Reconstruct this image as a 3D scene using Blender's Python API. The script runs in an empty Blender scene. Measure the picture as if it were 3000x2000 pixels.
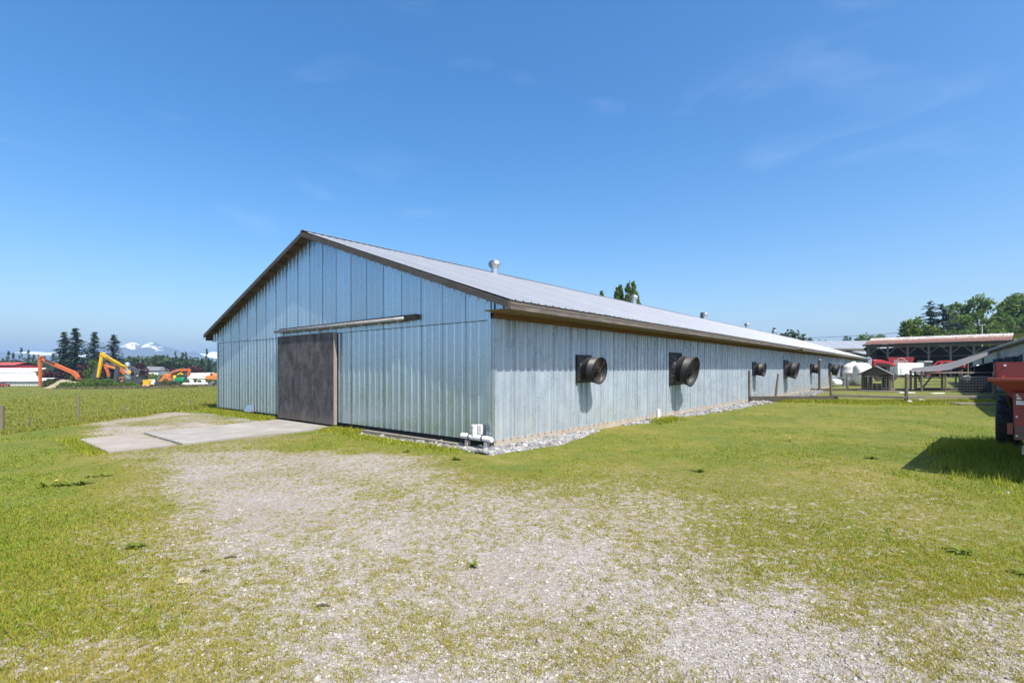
import bpy, bmesh, math, random
import numpy as np
from mathutils import Vector, Matrix

random.seed(7)
rng = np.random.default_rng(11)
SC = bpy.context.scene
COL = SC.collection
R = math.radians

# ------------------------------------------------------------------ camera
EYE = 1.6
F_PX, CX, HY = 1461.0, 1500.0, 1080.0      # focal length, centre column and horizon row of the 3000 px wide photograph
cam_d = bpy.data.cameras.new('camera')
cam = bpy.data.objects.new('camera', cam_d)
COL.objects.link(cam)
cam.location = (0, 0, EYE)
cam.rotation_euler = (R(90), 0, 0)
cam_d.sensor_width = 36
cam_d.lens = 36 * F_PX / 3000
cam_d.shift_y = 80 / 3000
cam_d.clip_start = 0.05
cam_d.clip_end = 30000
SC.camera = cam

# ------------------------------------------------------------------ sky, sun, exposure
SUN_EL, SUN_AZ = 57.0, 145.0                # azimuth clockwise from the view direction
world = bpy.data.worlds.new('World')
SC.world = world
world.use_nodes = True
wn, wl = world.node_tree.nodes, world.node_tree.links
bg = wn['Background']
sky = wn.new('ShaderNodeTexSky')
sky.sky_type = 'NISHITA'
sky.sun_disc = False
sky.sun_elevation = R(SUN_EL)
sky.sun_rotation = R(SUN_AZ)
sky.altitude = 0
sky.air_density = 1.0
sky.dust_density = 2.3
sky.ozone_density = 2.6
# faint high cirrus, spread evenly over the whole sky
tc = wn.new('ShaderNodeTexCoord')
mp = wn.new('ShaderNodeMapping'); mp.inputs['Scale'].default_value = (1.6, 1.0, 5.0); mp.inputs['Rotation'].default_value = (0.3, 0.5, 0.4)
nz = wn.new('ShaderNodeTexNoise'); nz.inputs['Scale'].default_value = 2.3; nz.inputs['Detail'].default_value = 8; nz.inputs['Distortion'].default_value = 0.9
mr = wn.new('ShaderNodeMapRange'); mr.inputs['From Min'].default_value = 0.58; mr.inputs['From Max'].default_value = 0.88; mr.inputs['To Max'].default_value = 0.07
mx = wn.new('ShaderNodeMixRGB'); mx.inputs['Color2'].default_value = (7.5, 8.2, 9.0, 1)
wl.new(tc.outputs['Generated'], mp.inputs['Vector']); wl.new(mp.outputs[0], nz.inputs['Vector'])
wl.new(nz.outputs['Fac'], mr.inputs['Value']); wl.new(mr.outputs[0], mx.inputs['Fac'])
hs_n = wn.new('ShaderNodeHueSaturation'); hs_n.inputs['Saturation'].default_value = 1.38; hs_n.inputs['Value'].default_value = 1.0
wl.new(sky.outputs[0], hs_n.inputs['Color']); wl.new(hs_n.outputs[0], mx.inputs['Color1']); wl.new(mx.outputs[0], bg.inputs['Color'])
bg.inputs['Strength'].default_value = 0.138

sun_d = bpy.data.lights.new('sun', 'SUN')
sun_d.energy = 5.0
sun_d.angle = R(0.5)
sun_d.color = (1.0, 0.94, 0.83)
sun = bpy.data.objects.new('sun', sun_d)
COL.objects.link(sun)
to_sun = Vector((math.sin(R(SUN_AZ)) * math.cos(R(SUN_EL)), math.cos(R(SUN_AZ)) * math.cos(R(SUN_EL)), math.sin(R(SUN_EL))))
sun.rotation_euler = to_sun.to_track_quat('Z', 'Y').to_euler()

vs = SC.view_settings
vs.view_transform = 'Standard'; vs.look = 'None'; vs.gamma = 1.0; vs.use_curve_mapping = False
vs.exposure = 0.70
SC.render.engine = 'CYCLES'
cy = SC.cycles
cy.max_bounces = 6; cy.diffuse_bounces = 3; cy.glossy_bounces = 3; cy.transmission_bounces = 4; cy.volume_bounces = 0
cy.transparent_max_bounces = 6
cy.use_denoising = True; cy.denoising_prefilter = 'ACCURATE'; cy.denoising_input_passes = 'RGB_ALBEDO_NORMAL'
cy.caustics_reflective = False; cy.caustics_refractive = False

# ------------------------------------------------------------------ helpers
def at(px, py, depth):                       # photograph pixel -> world point at a depth along the view direction
    return Vector(((px - CX) / F_PX * depth, depth, EYE + (HY - py) / F_PX * depth))

class MB:
    """collects faces for ONE mesh"""
    def __init__(s): s.v, s.f = [], []
    def poly(s, pts):
        n = len(s.v); s.v += [tuple(p) for p in pts]; s.f.append(tuple(range(n, n + len(pts)))); return s
    def box(s, c, size, rz=0.0, ry=0.0, rx=0.0, bev=0.0):
        hx, hy, hz = size[0] / 2, size[1] / 2, size[2] / 2
        m = Matrix.Translation(c) @ Matrix.Rotation(rz, 4, 'Z') @ Matrix.Rotation(ry, 4, 'Y') @ Matrix.Rotation(rx, 4, 'X')
        n = len(s.v)
        for x in (-hx, hx):
            for y in (-hy, hy):
                for z in (-hz, hz): s.v.append(tuple(m @ Vector((x, y, z))))
        s.f += [tuple(n + i for i in q) for q in ((0, 1, 3, 2), (4, 6, 7, 5), (0, 4, 5, 1), (2, 3, 7, 6), (0, 2, 6, 4), (1, 5, 7, 3))]
        return s
    def bar(s, p, q, w, h=None, up=(0, 0, 1)):          # rectangular bar from p to q
        p, q = Vector(p), Vector(q); h = h or w
        d = (q - p).normalized(); u = Vector(up)
        if abs(d.dot(u)) > .95: u = Vector((0, 1, 0))
        a = d.cross(u).normalized() * w / 2; b = a.cross(d).normalized() * h / 2
        n = len(s.v)
        for e in (p, q):
            for i, j in ((-1, -1), (1, -1), (1, 1), (-1, 1)): s.v.append(tuple(e + a * i + b * j))
        s.f += [tuple(n + i for i in q2) for q2 in ((3, 2, 1, 0), (4, 5, 6, 7), (0, 1, 5, 4), (1, 2, 6, 5), (2, 3, 7, 6), (3, 0, 4, 7))]
        return s
    def cone(s, p, q, r0, r1, n=8, caps=True):
        return s.tube([p, q], [r0, r1], n, caps)
    def tube(s, pts, r, n=6, caps=True):
        pts = [Vector(p) for p in pts]
        if not isinstance(r, (list, tuple)): r = [r] * len(pts)
        st = len(s.v)
        for i, p in enumerate(pts):
            d = (pts[min(i + 1, len(pts) - 1)] - pts[max(i - 1, 0)]).normalized()
            u = Vector((0, 0, 1)) if abs(d.z) < .9 else Vector((1, 0, 0))
            a = d.cross(u).normalized(); b = a.cross(d).normalized()
            for k in range(n):
                t = 2 * math.pi * k / n
                s.v.append(tuple(p + (a * math.cos(t) + b * math.sin(t)) * r[i]))
        for i in range(len(pts) - 1):
            for k in range(n):
                k2 = (k + 1) % n
                s.f.append((st + i * n + k, st + i * n + k2, st + (i + 1) * n + k2, st + (i + 1) * n + k))
        if caps:
            s.f.append(tuple(st + k for k in range(n))[::-1]); e = st + (len(pts) - 1) * n
            s.f.append(tuple(e + k for k in range(n)))
        return s
    def lathe(s, prof, n=20, axis='Z', origin=(0, 0, 0)):   # prof: (radius, height) pairs
        st = len(s.v); o = Vector(origin)
        for r, h in prof:
            for k in range(n):
                t = 2 * math.pi * k / n; a, b = r * math.cos(t), r * math.sin(t)
                p = {'Z': (a, b, h), 'Y': (a, h, b), 'X': (h, a, b)}[axis]
                s.v.append(tuple(o + Vector(p)))
        for i in range(len(prof) - 1):
            for k in range(n):
                k2 = (k + 1) % n
                s.f.append((st + i * n + k, st + i * n + k2, st + (i + 1) * n + k2, st + (i + 1) * n + k))
        return s
    def extrude(s, poly, y0, y1):                        # polygon in x-z, extruded along y
        n = len(s.v); m = len(poly)
        s.v += [(x, y0, z) for x, z in poly] + [(x, y1, z) for x, z in poly]
        s.f.append(tuple(range(n, n + m))); s.f.append(tuple(range(n + m, n + 2 * m))[::-1])
        for i in range(m):
            j = (i + 1) % m
            s.f.append((n + i, n + m + i, n + m + j, n + j))
        return s
    def extrude_x(s, poly, x0, x1):                      # polygon in y-z, extruded along x
        n = len(s.v); m = len(poly)
        s.v += [(x0, y, z) for y, z in poly] + [(x1, y, z) for y, z in poly]
        s.f.append(tuple(range(n, n + m))); s.f.append(tuple(range(n + m, n + 2 * m))[::-1])
        for i in range(m):
            j = (i + 1) % m
            s.f.append((n + i, n + m + i, n + m + j, n + j))
        return s
    def mesh(s, name):
        me = bpy.data.meshes.new(name); me.from_pydata(s.v, [], s.f); return me
    def build(s, name, mat, parent=None, smooth=False, bevel=0.0, recalc=True):
        me = s.mesh(name)
        if recalc or bevel:
            bm = bmesh.new(); bm.from_mesh(me)
            if bevel:
                bmesh.ops.bevel(bm, geom=[e for e in bm.edges if len(e.link_faces) == 2 and e.calc_face_angle(0) > .5], offset=bevel, segments=1, affect='EDGES', clamp_overlap=True)
            bmesh.ops.recalc_face_normals(bm, faces=bm.faces); bm.to_mesh(me); bm.free()
        if smooth:
            me.polygons.foreach_set('use_smooth', [True] * len(me.polygons))
        return obj(name, me, mat, parent)

def obj(name, me, mat=None, parent=None):
    o = bpy.data.objects.new(name, me)
    if mat is not None and me is not None and not me.materials: me.materials.append(mat)
    COL.objects.link(o)
    if parent is not None: o.parent = parent
    return o

def np_mesh(name, verts, tri=None, quad=None):
    me = bpy.data.meshes.new(name)
    verts = np.asarray(verts, np.float32).reshape(-1, 3)
    idx = []; starts = []; tot = 0
    if tri is not None and len(tri):
        tri = np.asarray(tri, np.int32).reshape(-1, 3); idx.append(tri.ravel()); starts.append(np.arange(len(tri)) * 3); tot = tri.size
    if quad is not None and len(quad):
        quad = np.asarray(quad, np.int32).reshape(-1, 4); idx.append(quad.ravel()); starts.append(tot + np.arange(len(quad)) * 4)
    idx = np.concatenate(idx).astype(np.int32); starts = np.concatenate(starts).astype(np.int32)
    me.vertices.add(len(verts)); me.vertices.foreach_set('co', verts.ravel())
    me.loops.add(len(idx)); me.loops.foreach_set('vertex_index', idx)
    me.polygons.add(len(starts)); me.polygons.foreach_set('loop_start', starts)
    me.update(calc_edges=True); me.validate()
    return me

def tag(o, label=None, cat=None, group=None, kind=None):
    if label: o['label'] = label
    if cat: o['category'] = cat
    if group: o['group'] = group
    if kind: o['kind'] = kind
    return o
def thing(name, label, cat, loc=(0, 0, 0), rz=0.0, group=None, scale=1.0):
    o = bpy.data.objects.new(name, None); COL.objects.link(o); o.empty_display_size = .2
    o.location = loc; o.rotation_euler = (0, 0, rz); o.scale = (scale,) * 3
    return tag(o, label, cat, group)
def copy_tree(o, parent=None):
    c = o.copy(); COL.objects.link(c); c.parent = parent
    for ch in list(o.children): copy_tree(ch, c)
    return c

# small value noise for terrain and scattering
_tab = rng.random((256, 256))
def vnoise(x, y):
    x = np.asarray(x, float); y = np.asarray(y, float)
    xi, yi = np.floor(x).astype(int), np.floor(y).astype(int); fx, fy = x - xi, y - yi
    fx, fy = fx * fx * (3 - 2 * fx), fy * fy * (3 - 2 * fy)
    a, b = _tab[xi & 255, yi & 255], _tab[(xi + 1) & 255, yi & 255]
    c, d = _tab[xi & 255, (yi + 1) & 255], _tab[(xi + 1) & 255, (yi + 1) & 255]
    return (a * (1 - fx) + b * fx) * (1 - fy) + (c * (1 - fx) + d * fx) * fy
def fbm(x, y, o=4):
    s, a, t = 0, 1, 0
    for i in range(o): s = s + a * vnoise(x * 2**i + 17 * i, y * 2**i + 31 * i); t += a; a *= .5
    return s / t
def sstep(a, b, x):
    t = np.clip((np.asarray(x, float) - a) / (b - a), 0, 1); return t * t * (3 - 2 * t)

# ------------------------------------------------------------------ materials
def ramp(nt, stops, fac):
    r = nt.nodes.new('ShaderNodeValToRGB'); e = r.color_ramp.elements
    while len(e) < len(stops): e.new(.5)
    for k, (p, c) in enumerate(stops): e[k].position = p; e[k].color = (*c, 1) if len(c) == 3 else c
    nt.links.new(fac, r.inputs['Fac']); return r.outputs['Color']
def noise(nt, vec, scale, detail=4, rough=.55, dist=0.0):
    n = nt.nodes.new('ShaderNodeTexNoise'); n.inputs['Scale'].default_value = scale; n.inputs['Detail'].default_value = detail
    n.inputs['Roughness'].default_value = rough; n.inputs['Distortion'].default_value = dist
    nt.links.new(vec, n.inputs['Vector']); return n.outputs['Fac']
def mathn(nt, op, a, b=None, c=None):
    m = nt.nodes.new('ShaderNodeMath'); m.operation = op
    for i, x in enumerate((a, b, c)):
        if x is None: continue
        if isinstance(x, (int, float)): m.inputs[i].default_value = x
        else: nt.links.new(x, m.inputs[i])
    return m.outputs[0]
def mixc(nt, fac, a, b, mode='MIX'):
    m = nt.nodes.new('ShaderNodeMixRGB'); m.blend_type = mode
    for i, x in zip(('Fac', 'Color1', 'Color2'), (fac, a, b)):
        if isinstance(x, (int, float)): m.inputs[i].default_value = x
        elif isinstance(x, tuple): m.inputs[i].default_value = (*x, 1)
        else: nt.links.new(x, m.inputs[i])
    return m.outputs[0]
def maprange(nt, v, a, b, c=0.0, d=1.0, smooth=False):
    m = nt.nodes.new('ShaderNodeMapRange')
    if smooth: m.interpolation_type = 'SMOOTHSTEP'
    nt.links.new(v, m.inputs['Value'])
    for k, x in zip(('From Min', 'From Max', 'To Min', 'To Max'), (a, b, c, d)): m.inputs[k].default_value = x
    return m.outputs[0]
def new_mat(name):
    m = bpy.data.materials.new(name); m.use_nodes = True
    nt = m.node_tree; p = nt.nodes['Principled BSDF']; return m, nt, p
def coords(nt, stretch=(1, 1, 1), rnd=True):
    t = nt.nodes.new('ShaderNodeTexCoord'); mpn = nt.nodes.new('ShaderNodeMapping')
    mpn.inputs['Scale'].default_value = stretch; nt.links.new(t.outputs['Object'], mpn.inputs['Vector'])
    if rnd:
        oi = nt.nodes.new('ShaderNodeObjectInfo'); k = nt.nodes.new('ShaderNodeVectorMath'); k.operation = 'ADD'
        sc_ = mathn(nt, 'MULTIPLY', oi.outputs['Random'], 37.0)
        cmb = nt.nodes.new('ShaderNodeCombineXYZ'); nt.links.new(sc_, cmb.inputs[0]); nt.links.new(sc_, cmb.inputs[1]); nt.links.new(sc_, cmb.inputs[2])
        nt.links.new(mpn.outputs[0], k.inputs[0]); nt.links.new(cmb.outputs[0], k.inputs[1]); return k.outputs[0]
    return mpn.outputs[0]
def bumpn(nt, p, h, strength=.3, dist=.01):
    b = nt.nodes.new('ShaderNodeBump'); b.inputs['Strength'].default_value = strength; b.inputs['Distance'].default_value = dist
    nt.links.new(h, b.inputs['Height']); nt.links.new(b.outputs[0], p.inputs['Normal'])
def mat(name, c1, c2=None, rough=.6, metal=0.0, scale=3.0, stretch=(1, 1, 1), dirt=None, dirt_amt=.35, bump=.2, spec=.4, detail=6, tone=.0):
    m, nt, p = new_mat(name)
    v = coords(nt, stretch); n = noise(nt, v, scale, detail, .65)
    c2 = c2 or tuple(x * .75 for x in c1)
    col = ramp(nt, [(.32, c1), (.68, c2)], n)
    if dirt:
        n2 = noise(nt, v, scale * .6, 8, .7, .4)
        col = mixc(nt, maprange(nt, n2, .62 - dirt_amt * .35, .75, 0, .9), col, dirt)
    if tone:
        oi = nt.nodes.new('ShaderNodeObjectInfo')
        k = maprange(nt, oi.outputs['Random'], 0, 1, 1 - tone, 1 + tone)
        cb = nt.nodes.new('ShaderNodeCombineXYZ')
        for i in range(3): nt.links.new(k, cb.inputs[i])
        col = mixc(nt, 1.0, col, cb.outputs[0], 'MULTIPLY')
    nt.links.new(col, p.inputs['Base Color'])
    p.inputs['Roughness'].default_value = rough; p.inputs['Metallic'].default_value = metal
    p.inputs['Specular IOR Level'].default_value = spec
    if bump: bumpn(nt, p, n, bump, .01)
    return m
def leaf_mat(name, cols, trans=.35, rough=.55, rw=.7, pw=.45, ps=.35):
    m, nt, p = new_mat(name)
    g = nt.nodes.new('ShaderNodeNewGeometry')
    oi = nt.nodes.new('ShaderNodeObjectInfo')
    pn = noise(nt, g.outputs['Position'], ps, 4, .6)
    f = mathn(nt, 'ADD', mathn(nt, 'MULTIPLY', g.outputs['Random Per Island'], rw), mathn(nt, 'MULTIPLY', pn, pw))
    f = mathn(nt, 'ADD', f, mathn(nt, 'MULTIPLY', mathn(nt, 'SUBTRACT', oi.outputs['Random'], .5), .25))
    k = len(cols); c = ramp(nt, [(.12 + .8 * i / max(1, k - 1), cols[i]) for i in range(k)], f)
    nt.links.new(c, p.inputs['Base Color']); p.inputs['Roughness'].default_value = rough
    p.inputs['Specular IOR Level'].default_value = .25
    tr = nt.nodes.new('ShaderNodeBsdfTranslucent'); nt.links.new(mixc(nt, 1.0, c, (1.15, 1.25, .6), 'MULTIPLY'), tr.inputs['Color'])
    ms = nt.nodes.new('ShaderNodeMixShader'); ms.inputs[0].default_value = trans
    nt.links.new(p.outputs[0], ms.inputs[1]); nt.links.new(tr.outputs[0], ms.inputs[2])
    nt.links.new(ms.outputs[0], nt.nodes['Material Output'].inputs['Surface'])
    return m

def galv_mat(name, c1, c2, metal, rough, streak=(.17, .13, .09), top=None, streak_amt=.5, dust=False):
    """galvanised sheet: spangle, vertical streaks, oil-canning relief"""
    m, nt, p = new_mat(name)
    vv = coords(nt, (1, 1, 1)); vs_ = coords(nt, (22, 22, .30)); vo = coords(nt, (1, 1, 1))
    n1 = noise(nt, vv, 2.0, 5, .6); n2 = noise(nt, vs_, 1.6, 5, .6); n3 = noise(nt, vv, 38, 2, .5)
    f = mathn(nt, 'ADD', mathn(nt, 'MULTIPLY', n1, .25), mathn(nt, 'ADD', mathn(nt, 'MULTIPLY', n2, .55), mathn(nt, 'MULTIPLY', n3, .12)))
    col = ramp(nt, [(.36, c1), (.64, c2)], f)
    oi = nt.nodes.new('ShaderNodeObjectInfo')
    k = maprange(nt, oi.outputs['Random'], 0, 1, .93, 1.05); cb = nt.nodes.new('ShaderNodeCombineXYZ')
    for i in range(3): nt.links.new(k, cb.inputs[i])
    col = mixc(nt, 1.0, col, cb.outputs[0], 'MULTIPLY')
    t = nt.nodes.new('ShaderNodeTexCoord'); sep = nt.nodes.new('ShaderNodeSeparateXYZ'); nt.links.new(t.outputs['Object'], sep.inputs[0])
    if top is not None:      # run-off stains below the roof edge
        hz = maprange(nt, sep.outputs['Z'], top - 1.0, top, 0, 1)
        vs2 = coords(nt, (14, 14, .5)); n4 = noise(nt, vs2, 1.3, 4, .6)
        fac = mathn(nt, 'MULTIPLY', mathn(nt, 'MULTIPLY', hz, hz), maprange(nt, n4, .42, .62, 0, streak_amt))
        col = mixc(nt, fac, col, streak)
    # small scuffs, nail-hole rust
    v5 = noise(nt, vv, 7.0, 3, .5); col = mixc(nt, maprange(nt, v5, .72, .80, 0, .22), col, (.25, .26, .27))
    if dust:                 # dust and lime splashed on the foot of the wall
        hz2 = maprange(nt, sep.outputs['Z'], .15, .8, 1, 0); n6 = noise(nt, coords(nt, (1, 1, .6)), 2.2, 5, .6)
        col = mixc(nt, mathn(nt, 'MULTIPLY', hz2, maprange(nt, n6, .35, .7, 0, .45)), col, (.52, .50, .43))
    nt.links.new(col, p.inputs['Base Color']); p.inputs['Metallic'].default_value = metal
    nt.links.new(maprange(nt, n1, .3, .7, rough - .05, rough + .08), p.inputs['Roughness'])
    nb = noise(nt, coords(nt, (1.2, 1.2, .8)), 1.6, 2, .5)
    bumpn(nt, p, nb, .25, .02)
    return m
def wood_mat(name, c1, c2, grain='z', scale=3.0, dirt=(.03, .025, .02), dirt_amt=.3, rough=.8):
    st = {'z': (14, 14, .8), 'x': (.8, 14, 14), 'y': (14, .8, 14)}[grain]
    m, nt, p = new_mat(name)
    v = coords(nt, st); n = noise(nt, v, scale, 7, .7, .3); v1 = coords(nt, (1, 1, 1)); nb = noise(nt, v1, 1.7, 5, .65)
    col = ramp(nt, [(.38, c1), (.62, c2)], mathn(nt, 'ADD', mathn(nt, 'MULTIPLY', n, .65), mathn(nt, 'MULTIPLY', nb, .35)))
    col = mixc(nt, maprange(nt, nb, .68 - dirt_amt * .4, .8, 0, .85), col, dirt)
    kn = noise(nt, v1, 9, 2); col = mixc(nt, maprange(nt, kn, .72, .8, 0, .6), col, tuple(x * .4 for x in c1))
    nt.links.new(col, p.inputs['Base Color']); p.inputs['Roughness'].default_value = rough
    p.inputs['Specular IOR Level'].default_value = .25
    bumpn(nt, p, n, .5, .006); return m

MT = {}
MT['galv_gable'] = galv_mat('galvanised_gable', (.43, .53, .60), (.54, .63, .69), .80, .27, top=5.4, streak_amt=.35)
MT['galv_wall'] = galv_mat('galvanised_wall', (.33, .40, .48), (.60, .67, .75), .40, .28, top=2.7, streak_amt=.75, dust=True)
MT['galv_roof'] = galv_mat('galvanised_roof', (.29, .31, .345), (.36, .38, .415), .32, .48)
MT['galv_bright'] = mat('galvanised_fitting', (.62, .64, .66), (.45, .48, .5), .35, .8, 12)
MT['track_steel'] = mat('dull_track_steel', (.26, .265, .27), (.36, .365, .37), .5, .3, 8, dirt=(.12, .10, .085), dirt_amt=.4)
MT['steel_pipe'] = mat('steel_pipe', (.62, .63, .64), (.45, .46, .47), .45, .5, 8)
MT['concrete'] = mat('concrete', (.36, .33, .29), (.46, .43, .39), .9, 0, 3.0, (1, 1, 1), (.28, .23, .18), .4, .35)
MT['concrete_stain'] = mat('concrete_foundation', (.34, .30, .25), (.43, .395, .345), .9, 0, 2.2, (1.5, 1.5, .6), (.30, .22, .15), .55, .4)
MT['slab'] = mat('concrete_slab', (.25, .24, .225), (.345, .332, .315), .9, 0, 1.9, (1, 1, 1), (.21, .19, .165), .65, .5)
MT['slab_rough'] = mat('concrete_slab_old', (.24, .218, .195), (.32, .302, .28), .92, 0, 1.4, (1, 1, 1), (.24, .185, .14), .55, .5)
MT['wood_fascia'] = wood_mat('weathered_fascia', (.18, .158, .14), (.075, .068, .063), 'x', 2.0, (.08, .065, .055), .5)
MT['wood_fascia_dark'] = wood_mat('dark_fascia', (.10, .085, .075), (.16, .14, .125), 'x', 2.0)
MT['wood_soffit'] = wood_mat('plywood_soffit', (.24, .17, .088), (.16, .115, .06), 'x', 1.2, (.12, .08, .04), .2)
MT['wood_rake_soffit'] = wood_mat('rake_sheathing', (.15, .13, .085), (.10, .085, .06), 'y', 1.2, (.04, .035, .03), .3)
MT['wood_beam'] = wood_mat('brown_beam', (.16, .085, .035), (.23, .13, .055), 'x', 1.6)
MT['wood_rake'] = wood_mat('dark_rake_board', (.06, .055, .05), (.11, .10, .09), 'y', 2.0)
MT['wood_lookout'] = wood_mat('lookout_block', (.20, .13, .08), (.11, .075, .05), 'x', 2.0)
MT['wood_door'] = wood_mat('weathered_plywood_door', (.035, .030, .030), (.16, .145, .142), 'z', 2.6, (.014, .012, .011), .55)
def door_mat():
    m, nt, p = new_mat('weathered_plywood_door')
    n1 = noise(nt, coords(nt, (34, 34, 1.0)), 1.5, 6, .75, .2); n2 = noise(nt, coords(nt, (1, 1, .7)), 2.2, 6, .7, .6); n3 = noise(nt, coords(nt, (1, 1, .5)), 26, 3, .6)
    f = mathn(nt, 'ADD', mathn(nt, 'MULTIPLY', n1, .45), mathn(nt, 'ADD', mathn(nt, 'MULTIPLY', n2, .35), mathn(nt, 'MULTIPLY', n3, .2)))
    col = ramp(nt, [(.36, (.018, .017, .0175)), (.48, (.062, .06, .062)), (.57, (.135, .132, .137)), (.68, (.24, .238, .243))], f)
    t = nt.nodes.new('ShaderNodeTexCoord'); sp_ = nt.nodes.new('ShaderNodeSeparateXYZ'); nt.links.new(t.outputs['Object'], sp_.inputs[0])
    mud = mathn(nt, 'MULTIPLY', maprange(nt, sp_.outputs['Z'], -1.34, -.95, .75, 0), maprange(nt, n2, .3, .6, .4, 1))
    col = mixc(nt, mud, col, (.17, .14, .11))
    nt.links.new(col, p.inputs['Base Color']); p.inputs['Roughness'].default_value = .85; p.inputs['Specular IOR Level'].default_value = .2
    bumpn(nt, p, n1, .5, .005); return m
MT['wood_door'] = door_mat()
MT['wood_edge'] = wood_mat('pale_door_edge', (.24, .205, .18), (.34, .305, .28), 'z', 2.0)
MT['wood_post'] = wood_mat('weathered_post', (.12, .10, .075), (.21, .18, .135), 'z', 1.6)
MT['wood_rail'] = wood_mat('weathered_rail', (.15, .13, .11), (.25, .22, .19), 'x', 1.6)
MT['wood_rail_dark'] = wood_mat('dark_board', (.055, .048, .04), (.10, .085, .072), 'x', 1.6)
MT['wood_grey'] = wood_mat('grey_barn_board', (.36, .37, .37), (.50, .51, .51), 'z', 2.0, (.12, .11, .10), .35)
MT['wood_shed'] = wood_mat('shed_timber', (.13, .115, .11), (.20, .18, .17), 'z', 2.0)
MT['black_plastic'] = mat('black_plastic', (.006, .0065, .008), (.015, .016, .019), .5, 0, 5, (1, 1, 1), (.036, .037, .042), .3, .15)
def dusty_lit_plastic():
    m, nt, p = new_mat('dusty_lit_black_plastic'); g = nt.nodes.new('ShaderNodeNewGeometry'); sn = nt.nodes.new('ShaderNodeSeparateXYZ'); nt.links.new(g.outputs['Normal'], sn.inputs[0])
    n1 = noise(nt, coords(nt), 5, 6, .65); n2 = noise(nt, coords(nt), 14, 5, .7)
    base = ramp(nt, [(.35, (.006, .0065, .008)), (.7, (.018, .019, .022))], n1)
    d_ = mathn(nt, 'MULTIPLY', maprange(nt, sn.outputs['Z'], .05, .8, .05, 1), maprange(nt, n2, .35, .6, .35, .95))  # upward faces greyer: dust plus the sunlit look of the tops, as colour
    nt.links.new(mixc(nt, d_, base, (.055, .055, .06)), p.inputs['Base Color']); p.inputs['Roughness'].default_value = .5; bumpn(nt, p, n2, .15, .01); return m
MT['black_plastic'] = dusty_lit_plastic()
MT['black_matt'] = mat('black_matt', (.012, .012, .013), (.03, .03, .03), .75, 0, 5)
MT['rubber'] = mat('tyre_rubber', (.014, .014, .015), (.03, .028, .027), .75, 0, 7, dirt=(.09, .08, .065), dirt_amt=.2)
MT['wire'] = mat('galvanised_wire', (.45, .45, .44), (.30, .29, .27), .5, .5, 20)
MT['guard'] = mat('guard_wire', (.07, .062, .056), (.035, .032, .03), .55, .4, 20)
MT['pvc'] = mat('white_pvc', (.80, .80, .78), (.70, .70, .68), .35, 0, 3, dirt=(.45, .42, .36), dirt_amt=.1, bump=.05)
MT['rubber_band'] = mat('rubber_coupling', (.10, .10, .105), (.06, .06, .06), .6)
MT['red_paint'] = mat('faded_red_paint', (.27, .045, .038), (.20, .036, .034), .5, 0, 2.5, dirt=(.11, .045, .035), dirt_amt=.35, bump=.12)
MT['red_edge'] = mat('pale_red_paint', (.42, .10, .065), (.33, .07, .05), .5, 0, 4, dirt=(.3, .17, .12), dirt_amt=.2)  # lighter red for the rim rail and a bolt
MT['brown_steel'] = mat('brown_grimy_steel', (.10, .065, .055), (.15, .09, .075), .7, 0, 6, dirt=(.05, .04, .035), dirt_amt=.5)
MT['decal'] = mat('white_decal', (.75, .75, .75), (.68, .68, .7), .5, 0, 9, bump=0)
MT['rust_roof'] = None
MT['stone'] = None
# ------------------------------------------------------------------ ground
Z0 = -0.08
BC = np.array([-0.44, 10.6]); BU = np.array([0.644039, 0.764993]); BV = np.array([-0.764993, 0.644039])   # barn corner, length and width axes
BW, BL = 15.08, 70.6
def to_barn(x, y):
    dx, dy = np.asarray(x, float) - BC[0], np.asarray(y, float) - BC[1]
    return dx * BU[0] + dy * BU[1], dx * BV[0] + dy * BV[1]
def gz(x, y):
    x = np.asarray(x, float); y = np.asarray(y, float)
    s = -13.7 - x + 1.2 * (fbm(y * .15, x * .05 + 3, 2) - .5)
    z = Z0 - .70 * sstep(0, 4.0, s) - 3.05 * np.clip(s / 85, 0, 1) ** .9 * (s > 0)
    far = np.clip((np.hypot(x, y) - 3) / 30, 0, 1)
    z = z + (fbm(x * .35, y * .35, 3) - .5) * .05 + (fbm(x * .08 + 9, y * .08, 3) - .5) * .16 * far
    bu, bv = to_barn(x, y)                      # level beside the barn
    near = sstep(2.5, .5, np.maximum(np.maximum(-bu, bu - BL), np.maximum(-bv, bv - BW)))
    z = np.where(s < .5, z * (1 - near) + (Z0 - .02) * near, z)
    inslab = (bu > -5.8) & (bu < .2) & (bv > 5.2) & (bv < 9.7)
    return np.where(inslab, np.minimum(z, Z0 - .035), z)

# how much grows where: points read off the photograph (column, row, cover)
_cp = []
def _row(y, *xs):
    for x, g in xs: _cp.append((x, y, g))
_row(2050, (-100, .5), (0, .45), (300, .36), (600, .30), (900, .22), (1200, .13), (1500, .13), (1800, .17), (2100, .12), (2400, .05), (2700, .08), (3000, .25))
_row(1930, (0, .48), (300, .38), (600, .34), (900, .24), (1200, .15), (1500, .15), (1800, .18), (2100, .12), (2400, .06), (2700, .16), (3000, .35))
_row(1800, (0, .62), (200, .52), (400, .42), (700, .32), (1000, .22), (1300, .2), (1600, .19), (1900, .17), (2200, .10), (2500, .32), (2800, .46), (3000, .52))
_row(1680, (0, .75), (250, .55), (500, .42), (750, .28), (1000, .22), (1300, .26), (1600, .2), (1900, .22), (2200, .38), (2500, .48), (2800, .5), (3000, .6))
_row(1580, (0, .85), (200, .62), (400, .52), (600, .32), (800, .2), (1100, .22), (1400, .28), (1650, .25), (1900, .38), (2200, .45), (2500, .47), (2800, .5), (3000, .7))
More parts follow.
